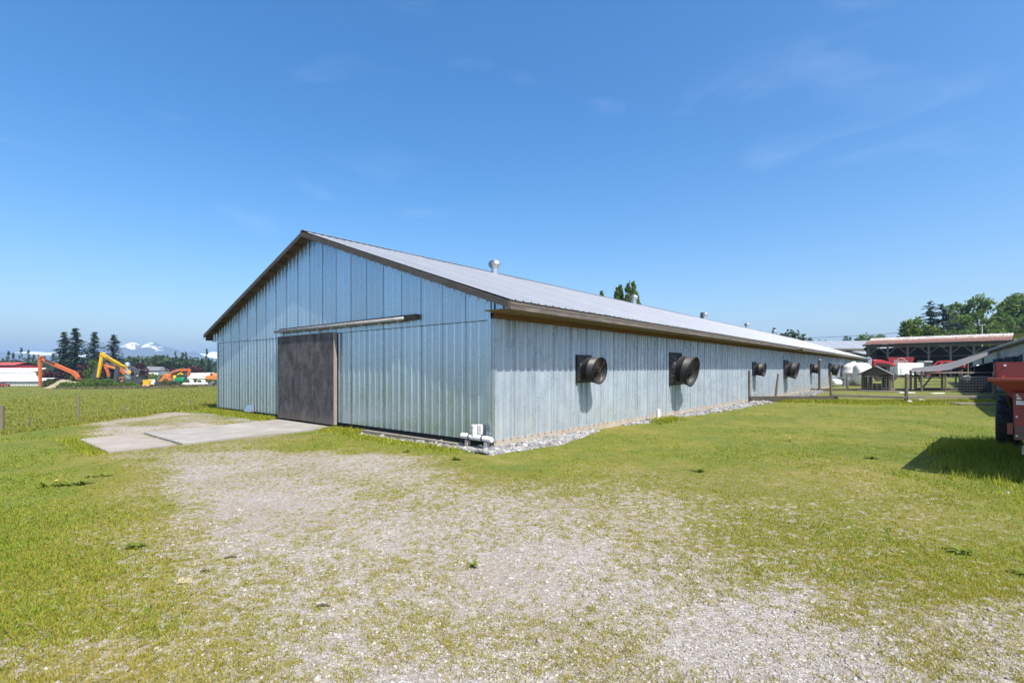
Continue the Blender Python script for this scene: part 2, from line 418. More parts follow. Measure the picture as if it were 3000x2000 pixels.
_row(1490, (0, .92), (180, .72), (400, .55), (600, .3), (800, .08), (950, .16), (1150, .26), (1400, .46), (1750, .5), (2000, .5), (2300, .48), (2600, .5), (2900, .75))
_row(1440, (0, .95), (200, .78), (400, .52), (560, .28), (720, .10), (900, .10), (1020, .25), (1250, .45), (1500, .55), (1800, .58), (2100, .52), (2400, .52), (2700, .65), (2950, .85))
_row(1380, (0, 1), (200, .9), (400, .58), (520, .18), (700, .34), (900, .36), (1100, .42), (1300, .72), (1600, .82), (1900, .72), (2200, .74), (2500, .74), (2800, .92))
_row(1335, (0, 1), (230, .95), (420, .62), (560, .45), (700, .38), (880, .42), (1050, .75), (1250, .88), (1450, .9), (1700, .95), (2000, .9), (2400, .86), (2800, .92))
_row(1290, (0, 1), (180, .95), (560, .6), (700, .55), (900, .7), (1050, .95), (1200, .95), (1900, .95), (2300, .85), (2700, .9))
_row(1240, (0, 1), (200, 1), (330, .6), (430, .2), (520, .35), (610, .22), (700, .45), (2000, .95), (2400, .82), (2800, .92))
_row(1222, (450, .25), (560, .6), (640, .55), (380, .7))
_row(1205, (300, 1), (500, .9), (620, .85), (2200, .85), (2500, .85), (2800, .95))
_row(1170, (0, 1), (500, 1), (2300, .9), (2600, .9), (2900, .9))
_row(1120, (0, 1), (500, 1), (2500, .9), (2800, .9))
_cp = np.array(_cp, float)
_sel = (_cp[:, 1] > 1400) & (_cp[:, 1] < 1900) & (_cp[:, 2] > .2) & (_cp[:, 2] < .62)
_cp[_sel, 2] += np.where((_cp[_sel, 0] < 750) | (_cp[_sel, 0] > 1950), .10, .06)
_cpw = np.stack([_cp[:, 0] / 700.0, np.log(1.68 * F_PX / (_cp[:, 1] - HY)) * 3.2], 1)
def cover(x, y):
    x = np.asarray(x, float); y = np.maximum(np.asarray(y, float), .3)
    shp = x.shape; x = x.ravel(); y = y.ravel(); out = np.empty(len(x))
    for a in range(0, len(x), 20000):
        xx, yy = x[a:a + 20000], y[a:a + 20000]
        wx, wy = fbm(xx * .45 + 40, yy * .45, 4) - .5, fbm(xx * .45, yy * .45 + 70, 4) - .5
        xx, yy = xx + wx * np.minimum(.26 * yy, 2.2), yy * (1 + .55 * wy)
        q = np.stack([np.clip(CX + F_PX * xx / yy, -600, 3600) / 700.0, np.log(yy) * 3.2], 1)
        d = ((q[:, None, :] - _cpw[None]) ** 2).sum(2)
        w = 1 / (d + .004) ** 2
        out[a:a + 20000] = (w * _cp[None, :, 2]).sum(1) / w.sum(1)
    s = -13.7 - x
    out = np.where((s > 1.0) & (y > 9), 1.0, out)
    return out.reshape(shp)
def lush(x, y):                                # 1 = tall green grass, 0 = short yellowish turf and moss
    px = CX + F_PX * np.asarray(x) / np.maximum(y, .3)
    px = px + 420 * (fbm(np.asarray(x) * .5 + 3, np.asarray(y) * .5, 3) - .5)
    l = .15 + .30 * sstep(420, 40, px) + .5 * sstep(2500, 3100, px)
    bu, bv = to_barn(x, y)
    l = np.maximum(l, .95 * sstep(1.6, .3, np.abs(bu + .3)) * (bv > 0) * (bv < 16))
    s = -13.7 - np.asarray(x)
    return np.clip(np.where(s > 0, .62, l), 0, 1)

def axis(a, step, lim, grow=1.14):
    pos = list(np.arange(0, a, step)); d = step; p = pos[-1]
    while p < lim: d *= grow; p += d; pos.append(p)
    return np.array(pos)
ax = axis(16, .16, 9000); gxs = np.concatenate([-ax[::-1][:-1], ax])
ay = axis(30, .16, 9000); gys = np.concatenate([-axis(2, .5, 9000, 1.3)[::-1][:-1], ay])
GX, GY = np.meshgrid(gxs, gys, indexing='xy')
GZ = gz(GX, GY)
ny_, nx_ = GX.shape
ii = np.arange(ny_ * nx_).reshape(ny_, nx_)
quads = np.stack([ii[:-1, :-1], ii[:-1, 1:], ii[1:, 1:], ii[1:, :-1]], -1).reshape(-1, 4)
gme = np_mesh('ground', np.stack([GX, GY, GZ], -1).reshape(-1, 3), quad=quads)
at_c = gme.attributes.new('cover', 'FLOAT', 'POINT'); at_c.data.foreach_set('value', cover(GX, GY).ravel().astype(np.float32))
at_l = gme.attributes.new('lush', 'FLOAT', 'POINT'); at_l.data.foreach_set('value', lush(GX, GY).ravel().astype(np.float32))
at_f = gme.attributes.new('field', 'FLOAT', 'POINT'); at_f.data.foreach_set('value', sstep(.3, 1.8, -13.7 - GX).ravel().astype(np.float32))
gme.polygons.foreach_set('use_smooth', [True] * len(gme.polygons))

def ground_mat():
    m, nt, p = new_mat('yard_ground')
    pos = nt.nodes.new('ShaderNodeNewGeometry').outputs['Position']
    def attr(n):
        a = nt.nodes.new('ShaderNodeAttribute'); a.attribute_name = n; return a.outputs['Fac']
    cov, lsh, fld = attr('cover'), attr('lush'), attr('field')
    nB, nM, nF, nU = noise(nt, pos, .45, 4), noise(nt, pos, 2.6, 5, .6), noise(nt, pos, 15, 5, .65), noise(nt, pos, 75, 3, .7)
    def vor(scale, feat='F1'):
        v = nt.nodes.new('ShaderNodeTexVoronoi'); v.inputs['Scale'].default_value = scale; nt.links.new(pos, v.inputs['Vector']); return v
    v1, v2 = vor(55), vor(19)
    s1 = nt.nodes.new('ShaderNodeSeparateColor'); nt.links.new(v1.outputs['Color'], s1.inputs[0])
    s2 = nt.nodes.new('ShaderNodeSeparateColor'); nt.links.new(v2.outputs['Color'], s2.inputs[0])
    grit = ramp(nt, [(.0, (.15, .132, .118)), (.45, (.262, .238, .214)), (.8, (.325, .307, .288)), (1, (.47, .452, .43))], s1.outputs[0])
    sand = ramp(nt, [(.3, (.25, .22, .187)), (.7, (.30, .278, .252))], mathn(nt, 'ADD', mathn(nt, 'MULTIPLY', nM, .6), mathn(nt, 'MULTIPLY', nU, .4)))
    grav = mixc(nt, maprange(nt, v1.outputs['Distance'], .35, .75, .15, .8), grit, sand)
    big = maprange(nt, v2.outputs['Distance'], .30, .42, 1, 0)
    big = mathn(nt, 'MULTIPLY', big, maprange(nt, s2.outputs[1], .80, .84, 0, 1))
    grav = mixc(nt, big, grav, ramp(nt, [(0, (.28, .27, .26)), (1, (.48, .46, .44))], s2.outputs[0]))
    soil = maprange(nt, nB, .50, .70, 0, .5)
    grav = mixc(nt, soil, grav, (.215, .165, .12))
    # living cover
    gsum = mathn(nt, 'ADD', cov, mathn(nt, 'MULTIPLY', mathn(nt, 'SUBTRACT', nM, .5), .42))
    gsum = mathn(nt, 'ADD', gsum, mathn(nt, 'MULTIPLY', mathn(nt, 'SUBTRACT', nB, .5), .5))
    gsum = mathn(nt, 'ADD', gsum, mathn(nt, 'MULTIPLY', mathn(nt, 'SUBTRACT', nF, .5), 1.7))
    gsum = mathn(nt, 'ADD', gsum, mathn(nt, 'MULTIPLY', mathn(nt, 'SUBTRACT', nU, .5), .7))
    gm = maprange(nt, gsum, .40, .56, 0, 1, True)
    moss = ramp(nt, [(.28, (.225, .17, .08)), (.46, (.225, .185, .045)), (.64, (.15, .165, .022))], mathn(nt, 'ADD', mathn(nt, 'MULTIPLY', nF, .4), mathn(nt, 'ADD', mathn(nt, 'MULTIPLY', nM, .3), mathn(nt, 'MULTIPLY', nB, .3))))
    turf = ramp(nt, [(.36, (.29, .235, .085)), (.45, (.21, .21, .028)), (.56, (.10, .16, .015))], mathn(nt, 'ADD', mathn(nt, 'MULTIPLY', nU, .30), mathn(nt, 'ADD', mathn(nt, 'MULTIPLY', nM, .30), mathn(nt, 'MULTIPLY', nB, .4))))
    green = ramp(nt, [(.28, (.165, .195, .026)), (.5, (.11, .17, .018)), (.75, (.07, .125, .012))], mathn(nt, 'ADD', mathn(nt, 'MULTIPLY', nF, .5), mathn(nt, 'MULTIPLY', nM, .5)))
    veg = mixc(nt, maprange(nt, cov, .45, .8), moss, turf)
    veg = mixc(nt, maprange(nt, lsh, .3, .85), veg, green)
    # pasture: long grass, paler seed heads, dark tussocks
    nW = noise(nt, pos, .07, 4, .6); nT = noise(nt, pos, .9, 5, .65)
    past = ramp(nt, [(.25, (.19, .175, .045)), (.48, (.145, .165, .028)), (.75, (.09, .13, .018))], mathn(nt, 'ADD', mathn(nt, 'MULTIPLY', nW, .4), mathn(nt, 'ADD', mathn(nt, 'MULTIPLY', nT, .35), mathn(nt, 'MULTIPLY', nF, .25))))
    veg = mixc(nt, fld, veg, past)
    veg = mixc(nt, maprange(nt, nU, .35, .65, .85, 0), veg, mixc(nt, 1.0, veg, (.42, .44, .42), 'MULTIPLY'))
    nV = noise(nt, pos, 34, 4, .75)
    th = mathn(nt, 'MULTIPLY', maprange(nt, nV, .46, .62, 0, .6), maprange(nt, mathn(nt, 'ADD', mathn(nt, 'MULTIPLY', fld, .6), mathn(nt, 'MULTIPLY', lsh, .5)), 0, .8, 1, .25))
    veg = mixc(nt, th, veg, ramp(nt, [(.3, (.27, .205, .125)), (.7, (.20, .16, .085))], nU))
    col = mixc(nt, gm, grav, veg)
    nt.links.new(col, p.inputs['Base Color']); p.inputs['Roughness'].default_value = .95; p.inputs['Specular IOR Level'].default_value = .12
    h = mathn(nt, 'ADD', mathn(nt, 'MULTIPLY', nF, .6), mathn(nt, 'ADD', mathn(nt, 'MULTIPLY', nU, .6), mathn(nt, 'MULTIPLY', v1.outputs['Distance'], -.5)))
    bumpn(nt, p, h, .55, .03)
    return m
tag(obj('ground', gme, ground_mat()), kind='structure')

# ------------------------------------------------------------------ mountains (7 km off) and the air between
def mountain(name, ridge, dist, depth, snow_z, seed, rough=1.0):
    xs = np.array([(p[0] - CX) / F_PX * dist for p in ridge]); zs = np.array([EYE + (HY - p[1]) / F_PX * dist for p in ridge])
    n, k = 420, 46
    X = np.linspace(xs[0], xs[-1], n); H = np.interp(X, xs, zs)
    t = np.linspace(0, 1, k)                       # 0 foot (near) .. .75 crest .. 1 back
    P = np.interp(t, [0, .18, .45, .75, .88, 1], [0, .14, .48, 1, .62, .25])
    XX, TT = np.meshgrid(X, t); HH = H[None] * P[:, None]
    YY = dist + (TT - .75) * depth
    rid = np.abs(fbm(XX / 230 + seed, YY / 420 + seed, 5) - .5) * 2
    HH = HH * (1 - .42 * (1 - rid) * rough * np.sin(np.clip(TT / .75, 0, 1) * math.pi) ** 1) + (fbm(XX / 60, YY / 60 + seed, 3) - .5) * 22 * rough * np.clip(TT * 2, 0, 1) * (HH / 300)
    HH = np.maximum(HH, 0) - 6 * (TT < .05)
    me = np_mesh(name, np.stack([XX, YY, HH], -1), quad=np.stack([a.ravel() for a in (np.arange(n * k).reshape(k, n)[:-1, :-1], np.arange(n * k).reshape(k, n)[:-1, 1:], np.arange(n * k).reshape(k, n)[1:, 1:], np.arange(n * k).reshape(k, n)[1:, :-1])], -1))
    me.polygons.foreach_set('use_smooth', [True] * len(me.polygons))
    m, nt, p = new_mat(name)
    g = nt.nodes.new('ShaderNodeNewGeometry'); sp = nt.nodes.new('ShaderNodeSeparateXYZ'); nt.links.new(g.outputs['Position'], sp.inputs[0])
    sn = nt.nodes.new('ShaderNodeSeparateXYZ'); nt.links.new(g.outputs['Normal'], sn.inputs[0])
    n1 = noise(nt, g.outputs['Position'], .011, 6, .7, .6); n2 = noise(nt, g.outputs['Position'], .05, 5, .65, .4)
    lvl = mathn(nt, 'ADD', sp.outputs['Z'], mathn(nt, 'MULTIPLY', mathn(nt, 'SUBTRACT', n1, .5), 330))
    sn_f = maprange(nt, lvl, snow_z - 15, snow_z + 15, 0, 1, True)
    sn_f = mathn(nt, 'MULTIPLY', sn_f, maprange(nt, mathn(nt, 'ADD', n2, mathn(nt, 'MULTIPLY', sn.outputs['Z'], .3)), .50, .62, 0, 1))
    col = mixc(nt, sn_f, ramp(nt, [(.3, (.045, .06, .055)), (.7, (.10, .11, .11))], n2), (.85, .87, .9))
    nt.links.new(col, p.inputs['Base Color']); p.inputs['Roughness'].default_value = .9
    return tag(obj(name, me, m), kind='structure')
mountain('mountain', [(-500, 1045), (-300, 1036), (-150, 1040), (0, 1030), (45, 1033), (100, 1038), (170, 1040), (230, 1045), (300, 1040), (335, 1037), (352, 1016), (366, 1009), (384, 1001), (398, 1004), (412, 1014), (424, 1013), (440, 1003), (452, 1002), (470, 1011), (492, 1017), (520, 1025), (545, 1034), (556, 1033), (566, 1027), (575, 1034), (590, 1043), (640, 1051), (760, 1055), (900, 1062), (1100, 1072)], 4500, 1900, 208, 3.1)
mountain('mountain', [(-500, 1040), (-250, 1030), (-100, 1034), (20, 1031), (70, 1029), (100, 1028), (125, 1030), (160, 1031), (220, 1036), (300, 1040), (420, 1045), (520, 1044), (580, 1034), (600, 1036), (620, 1029), (645, 1033), (720, 1045), (900, 1055), (1100, 1068)], 5700, 1500, 55, 8.7)
m_haze = bpy.data.materials.new('haze'); m_haze.use_nodes = True
hn = m_haze.node_tree; hn.nodes.remove(hn.nodes['Principled BSDF'])
pv = hn.nodes.new('ShaderNodeVolumePrincipled'); pv.inputs['Color'].default_value = (.42, .66, 1.0, 1); pv.inputs['Density'].default_value = 1.75e-4
pv.inputs['Anisotropy'].default_value = 0.1
m_haze.cycles.volume_sampling = 'DISTANCE'
hn.links.new(pv.outputs[0], hn.nodes['Material Output'].inputs['Volume'])
HZ = float(np.abs(gxs).max()) + 200; HZY = float(max(abs(gys[0]), gys[-1])) + 200
tag(MB().box((0, 0, 130), (2 * HZ, 2 * HZY, 280)).build('haze', m_haze), kind='stuff')
# ------------------------------------------------------------------ the long metal barn
B_ANG = math.atan2(BU[1], BU[0])
barn = thing('long_barn', 'long galvanised metal barn with low gable roof and weathered sliding door', 'barn', (BC[0], BC[1], 0), B_ANG)
RIDGE_Y, RIDGE_Z, SLOPE = BW / 2, 5.80, .34
EO, EOL, GO = .76, .60, .30                     # eave overhang right and left, gable overhang
SW, NRIB = .762, 3                              # sheet width and ribs per sheet
def roof_z(y): return RIDGE_Z - SLOPE * abs(y - RIDGE_Y)
def profile(w=SW, rib=.026):
    """cross-section of one ribbed sheet: (along, out) pairs"""
    pts = [(0, .007), (.012, .006)]; step = SW / NRIB
    for k in range(NRIB):
        c = step * (k + .5)
        if c - .035 > w: break
        pts += [(c - .034, 0), (c - .013, rib), (c + .013, rib), (c + .034, 0)]
        for q in (.085, .127 + .04):
            if c + q + .02 < min(w, step * (k + 1.5) - .035): pts += [(c + q - .012, 0), (c + q, .0035), (c + q + .012, 0)]
    pts = [p for p in pts if p[0] <= w] + [(w + .004, 0)]
    return pts
def wall_sheet(name, parent, m, org, along, out, z0, ztop, w=SW, off=0.0, rib=.032):
    """one vertical ribbed sheet; ztop is a number or a function of the distance along"""
    mb = MB(); pr = profile(w, rib); n = len(pr); A, O = Vector(along), Vector(out)
    lo, hi = [], []
    for s, d in pr:
        b = A * s + O * (d + off)
        lo.append((b.x, b.y, z0)); t = ztop(s) if callable(ztop) else ztop; hi.append((b.x, b.y, t))
    mb.v = lo + hi; mb.f = [(i, i + 1, n + i + 1, n + i) for i in range(n - 1)]
    o = mb.build(name, m, parent, recalc=False); o.location = org
    return o
Z_SHEET, Z_SEAM = .05, 2.68
DOOR0, DOOR1 = 6.02, 9.50
ng = int(BW / SW)
# gable, lower course (left of and right of the door opening) and upper course
y = 0.0; k = 0
while y < BW - .02:
    w = min(SW, BW - y)
    for (a, b, z0) in ((y, y + w, None),):
        segs = [(a, b, Z_SHEET)]
        if a < DOOR1 - .15 and b > DOOR0 + .15:
            segs = []
            if a < DOOR0 + .15: segs.append((a, DOOR0 + .15, Z_SHEET))
            if b > DOOR1 - .15: segs.append((DOOR1 - .15, b, Z_SHEET))
            segs.append((max(a, DOOR0 + .15), min(b, DOOR1 - .15), 2.55))
        for (s0, s1, zz) in segs:
            wall_sheet('wall_sheet', barn, MT['galv_gable'], (0, s0, 0), (0, 1, 0), (-1, 0, 0), zz, Z_SEAM, s1 - s0, .001 * (k % 2), .022)
    yy = y
    wall_sheet('wall_sheet', barn, MT['galv_gable'], (0, y, 0), (0, 1, 0), (-1, 0, 0), Z_SEAM - .04, (lambda s, yy=yy: roof_z(yy + s) - .05), w, .016 + .001 * (k % 2), .013)
    MB().box((-.012, y + w / 2, Z_SEAM - .045), (.022, w - .002, .012)).build('seam_shadow_strip', MT['black_matt'], barn)  # black strip paints the shadow line below the upper sheets' lap
    y += SW; k += 1
for yy in (-EO + .03,):                          # boxed-in eave ends on the gable
    wall_sheet('wall_sheet', barn, MT['galv_gable'], (0, yy, 0), (0, 1, 0), (-1, 0, 0), 2.79, (lambda s, yy=yy: roof_z(yy + s) - .05), -yy, .004)
wall_sheet('wall_sheet', barn, MT['galv_gable'], (0, BW, 0), (0, 1, 0), (-1, 0, 0), 2.70, (lambda s: roof_z(BW + s) - .05), EOL - .03, .004)
# long side walls
k = 0; x = 0.0
while x < BL - .05:
    w = min(SW, BL - x)
    wall_sheet('wall_sheet', barn, MT['galv_wall'], (x, 0, 0), (1, 0, 0), (0, -1, 0), Z_SHEET, 2.72, w, .001 * (k % 2) + random.uniform(0, .0015))
    x += SW; k += 1
MB().box((BL / 2, BW, 1.38), (BL, .05, 2.66)).build('back_wall', MT['galv_wall'], barn)
MB().poly([(BL, 0, Z_SHEET), (BL, BW, Z_SHEET), (BL, BW, roof_z(BW) - .05), (BL, BW / 2, RIDGE_Z - .05), (BL, 0, roof_z(0) - .05)]).build('end_wall', MT['galv_wall'], barn)
# plinth, dark gap strip, corner trims
MB().box((BL / 2 + .03, .09, -.18), (BL - .1, .2, .5)).build('foundation', MT['concrete_stain'], barn)
MB().box((BL / 2 + .03, BW - .12, -.18), (BL - .1, .2, .5)).build('foundation', MT['concrete_stain'], barn)
MB().box((.10, BW / 2, -.2), (.12, BW - .5, .52)).build('dark_gap_strip', MT['black_matt'], barn)  # black strip painted in for the dark gap beneath the gable sheets
MB().extrude([(-.012, .045), (-.012, 2.66), (.075, 2.66), (.075, .045)], -.028, -.022).build('corner_trim', MT['galv_gable'], barn)
MB().extrude_x([(-.028, .045), (-.028, 2.66), (.075, 2.66), (.075, .045)], -.031, -.025).build('corner_trim', MT['galv_gable'], barn)
MB().extrude_x([(BW - .07, .045), (BW - .07, 2.66), (BW + .03, 2.66), (BW + .03, .045)], -.031, -.025).build('corner_trim', MT['galv_gable'], barn)
# roof sheets, shared mesh for each slope
def roof_sheet_mesh(y_low):
    pr = profile(SW, .022); n = len(pr); mb = MB(); sg = 1 if y_low > RIDGE_Y else -1
    run = abs(y_low - RIDGE_Y); L = 8
    nn = Vector((0, sg * SLOPE, 1)).normalized()
    for j in range(L + 1):
        t = j / L
        for s, d in pr:
            mb.v.append((s, RIDGE_Y + sg * run * t + nn.y * d, RIDGE_Z - SLOPE * run * t + nn.z * d - .012 * math.sin(t * math.pi)))
    for j in range(L):
        for i in range(n - 1):
            q = (j * n + i, j * n + i + 1, (j + 1) * n + i + 1, (j + 1) * n + i); mb.f.append(q if sg > 0 else q[::-1])
    return mb.mesh('roof_sheet')
for yl in (-EO - .05, BW + EOL + .05):
    me = roof_sheet_mesh(yl); x = -GO
    me.materials.append(MT['galv_roof'])
    while x < BL + .2:
        o = obj('roof_sheet', me, None, barn); o.location = (x, 0, random.uniform(-.004, .004)); x += SW
mb = MB()
for sg in (-1, 1):
    mb.poly([(-GO - .01, RIDGE_Y, RIDGE_Z + .045), (BL + .3, RIDGE_Y, RIDGE_Z + .045), (BL + .3, RIDGE_Y + sg * .16, RIDGE_Z - .01), (-GO - .01, RIDGE_Y + sg * .16, RIDGE_Z - .01)])
mb.build('ridge_cap', MT['galv_roof'], barn)
# rake boards, soffit strips and lookout blocks under the gable overhang
for sg, ye in ((-1, -EO), (1, BW + EOL)):
    mb = MB(); yt = RIDGE_Y
    z1, z2 = RIDGE_Z - .03, roof_z(ye) - .03
    mb.extrude_x([(yt, z1), (ye, z2), (ye, z2 - .14), (yt, z1 - .14)], -GO - .035, -GO)
    mb.build('rake_board', MT['wood_rake'], barn)
    mb = MB(); mb.extrude_x([(yt, z1 - .03), (ye, z2 - .03), (ye, z2 - .05), (yt, z1 - .05)], -GO + .002, -.002)
    mb.build('rake_soffit', MT['wood_rake_soffit'], barn)
    n = 14
    for i in range(1, n):
        yy = yt + (ye - yt) * i / n; z = roof_z(yy) - .13
        MB().box((-GO / 2 - .005, yy, z), (GO - .03, .05, .11)).build('lookout_block', MT['wood_lookout'], barn)
# eave on the long side: two courses of fascia boards, plywood soffit, wall beam
x = -GO + .002; i = 0
while x < BL:
    L = min(4.86, BL + .2 - x)
    dz = random.uniform(-.012, .012)
    if not (26.0 < x + L and x < 27.5):
        MB().box((L / 2, 0, 0), (L, .04, .105), bev=0).build('fascia_board', MT['wood_fascia'], barn).location = (x, -EO - .002, 2.837 + dz)
    else:                                       # one board is split and hangs loose
        o = MB().extrude([(0, -.068), (2.5, -.068), (3.6, .0), (4.1, .035), (0, .038)], -.02, .02).build('fascia_board', MT['wood_fascia'], barn); o.location = (x, -EO - .002, 2.852)
        o = MB().extrude([(0, -.05), (1.7, -.07), (1.75, .03), (.3, .0)], -.02, .02).build('fascia_board', MT['wood_fascia'], barn); o.location = (x + 3.2, -EO - .035, 2.85); o.rotation_euler = (0, R(-4), 0)
    MB().box((L / 2, 0, 0), (L, .035, .088)).build('fascia_board', MT['wood_fascia_dark'], barn).location = (x, -EO - .012, 2.925 + dz * .4)
    MB().box((L / 2, 0, 0), (L - .006, EO - .09, .018)).build('soffit_panel', MT['wood_soffit'], barn).location = (x, -EO / 2 - .03, 2.80 + dz * .3)
    x += 4.866; i += 1
MB().box((BL / 2 + .01, -.045, 2.735), (BL - .05, .04, .115)).build('wall_beam', MT['wood_beam'], barn)
MB().box((BL / 2, BW + EOL, 2.86), (BL + .5, .04, .2)).build('fascia_board', MT['wood_fascia_dark'], barn)
# sliding door: plywood panels, edge board, hangers
door = MB().box((0, 0, 0), (.03, DOOR1 - DOOR0 - .12, 2.62)).build('sliding_door', MT['black_matt'], barn)
door.location = (-.115, (DOOR0 + DOOR1) / 2, 1.32)
for (a, b, dd) in ((6.02, 7.18, .0), (7.19, 8.36, .006), (8.37, 9.50, .002)):
    o = MB().box((0, 0, 0), (.022, b - a - .006, 2.68 - dd), bev=.003).build('plank', MT['wood_door'], door, bevel=.003)
    o.location = (-.027 - dd * .5, (a + b) / 2 - (DOOR0 + DOOR1) / 2, .0 + dd)
nl = MB()
for z_ in (-1.12, -.82, -.45, -.08, .28, .62, .95, 1.18):
    for q_ in range(30):
        y_ = -1.70 + q_ * .117 + random.uniform(-.02, .02)
        if random.random() < (.45 if y_ < -.55 else .85): continue
        nl.box((-.0415, y_, z_ + .03 * (q_ % 2) + random.uniform(-.012, .012)), (.005, .016, .026))
nl.build('nail_heads', MT['brown_steel'], door)['kind'] = 'stuff'
MB().box((0, 0, 0), (.09, .05, 2.66)).build('edge_board', MT['wood_edge'], door).location = (-.0, DOOR0 - .03 - (DOOR0 + DOOR1) / 2, 0)
for yy in (6.75, 9.05):
    mb = MB(); mb.box((0, 0, 0), (.012, .06, .34)); mb.cone((-.02, 0, .10), (.02, 0, .10), .016, .016, 8); mb.cone((-.02, 0, -.08), (.02, 0, -.08), .016, .016, 8)
    mb.build('hanger', MT['brown_steel'], door).location = (-.047, yy - (DOOR0 + DOOR1) / 2, 1.36)
MB().box((-.075, (2.36 + 9.45) / 2, 2.86), (.09, 9.45 - 2.36, .13)).build('track_board', MT['wood_rail_dark'], barn)
mb = MB(); mb.tube([(-.175, 2.75, 2.83), (-.175, 9.62, 2.83)], .05, 10); mb.build('track_rail', MT['track_steel'], barn, smooth=True)
for i in range(9):
    MB().cone((-.175, 3.0 + i * .78, 2.785), (-.175, 3.0 + i * .78, 2.75), .016, .016, 6).build('track_bolt', MT['steel_pipe'], barn)
# roofing screws in rows across the sheets
sv = MB()
def screw(c, nrm):
    n_ = Vector(nrm); a_ = Vector((0, 0, 1)); b_ = n_.cross(a_); k_ = len(sv.v); c = Vector(c)
    sv.v.extend(tuple(c + (a_ * math.cos(t_) + b_ * math.sin(t_)) * .011) for t_ in (0, 1.05, 2.09, 3.14, 4.19, 5.24)); sv.v.append(tuple(c + n_ * .008))
    sv.f.extend((k_ + i_, k_ + (i_ + 1) % 6, k_ + 6) for i_ in range(6))
for z_ in (.22, .95, 1.75, 2.50, 3.25, 4.0, 4.75):
    for q_ in range(int(BW / .127)):
        y_ = .02 + q_ * .127
        if q_ % 2 == 0 or random.random() < .12: continue
        if z_ < 2.6 and DOOR0 < y_ < DOOR1: continue
        if z_ < roof_z(y_) - .15: screw((-.009 - (.016 if z_ > 2.7 else 0), y_ + random.uniform(-.015, .015), z_ + random.uniform(-.02, .02)), (-1, 0, 0))
for z_ in (.22, .95, 1.75, 2.42):
    for q_ in range(int(BL / .127)):
        if q_ % 2 == 0: continue
        screw((.02 + q_ * .127 + random.uniform(-.015, .015), -.008, z_ + random.uniform(-.02, .02)), (0, -1, 0))
so = sv.build('screws', MT['brown_steel'], barn, recalc=False); so['kind'] = 'stuff'
# bent loose corner of a sheet at the foot of the wall
MB().poly([(-.03, 11.6, .05), (-.035, 11.6, .30), (-.03, 12.25, .26), (-.16, 12.15, .04), (-.12, 11.75, .03)]).build('bent_flashing', MT['galv_bright'], barn)

# ------------------------------------------------------------------ roof turbine vents
def make_vent():
    t = thing('turbine_vent', '', 'roof vent')
    mb = MB(); mb.lathe([(.17, -.25), (.17, .0), (.175, .0), (.175, .2), (.16, .2)], 16); mb.build('neck', MT['galv_bright'], t, smooth=False)
    mb = MB(); mb.lathe([(.15, .2), (.22, .3), (.235, .38), (.2, .5), (.1, .56)], 14); mb.build('core', MT['black_matt'], t, smooth=True)
    for k in range(20):
        a = 2 * math.pi * k / 20; mb = MB(); pr = [(.17, .19), (.255, .28), (.285, .38), (.245, .50), (.13, .575)]
        for r, z in pr:
            for da in (0, .23): mb.v.append(((r + (.012 if da else 0)) * math.cos(a + da), (r + (.012 if da else 0)) * math.sin(a + da), z))
        mb.f = [(2 * i, 2 * i + 1, 2 * i + 3, 2 * i + 2) for i in range(4)]
        mb.build('fin', MT['galv_bright'], t, recalc=False)
    MB().lathe([(.0, .60), (.1, .595), (.15, .57), (.155, .555)], 16).build('cap', MT['galv_bright'], t, smooth=True)
    return t
v0 = make_vent()
vlab = ['shiny turbine roof vent nearest the gable end of the long barn', 'second turbine roof vent along the barn ridge, in front of the poplars',
        'third turbine roof vent along the barn ridge, beside a dark conifer tip', 'fourth turbine roof vent along the barn ridge, alone against the sky',
        'farthest turbine roof vent on the barn ridge, beside bare-topped tree']
for i, uu in enumerate((8.34, 21.65, 34.65, 47.2, 58.8)):
    o = v0 if i == 0 else copy_tree(v0)
    p2 = BC + BU * uu + BV * (RIDGE_Y - .1)
    o.location = (p2[0], p2[1], RIDGE_Z + .02); o.rotation_euler = (0, 0, i * .7); o.scale = (.92, .92, .88)
    tag(o, vlab[i], None, 'turbine vents on the barn ridge')

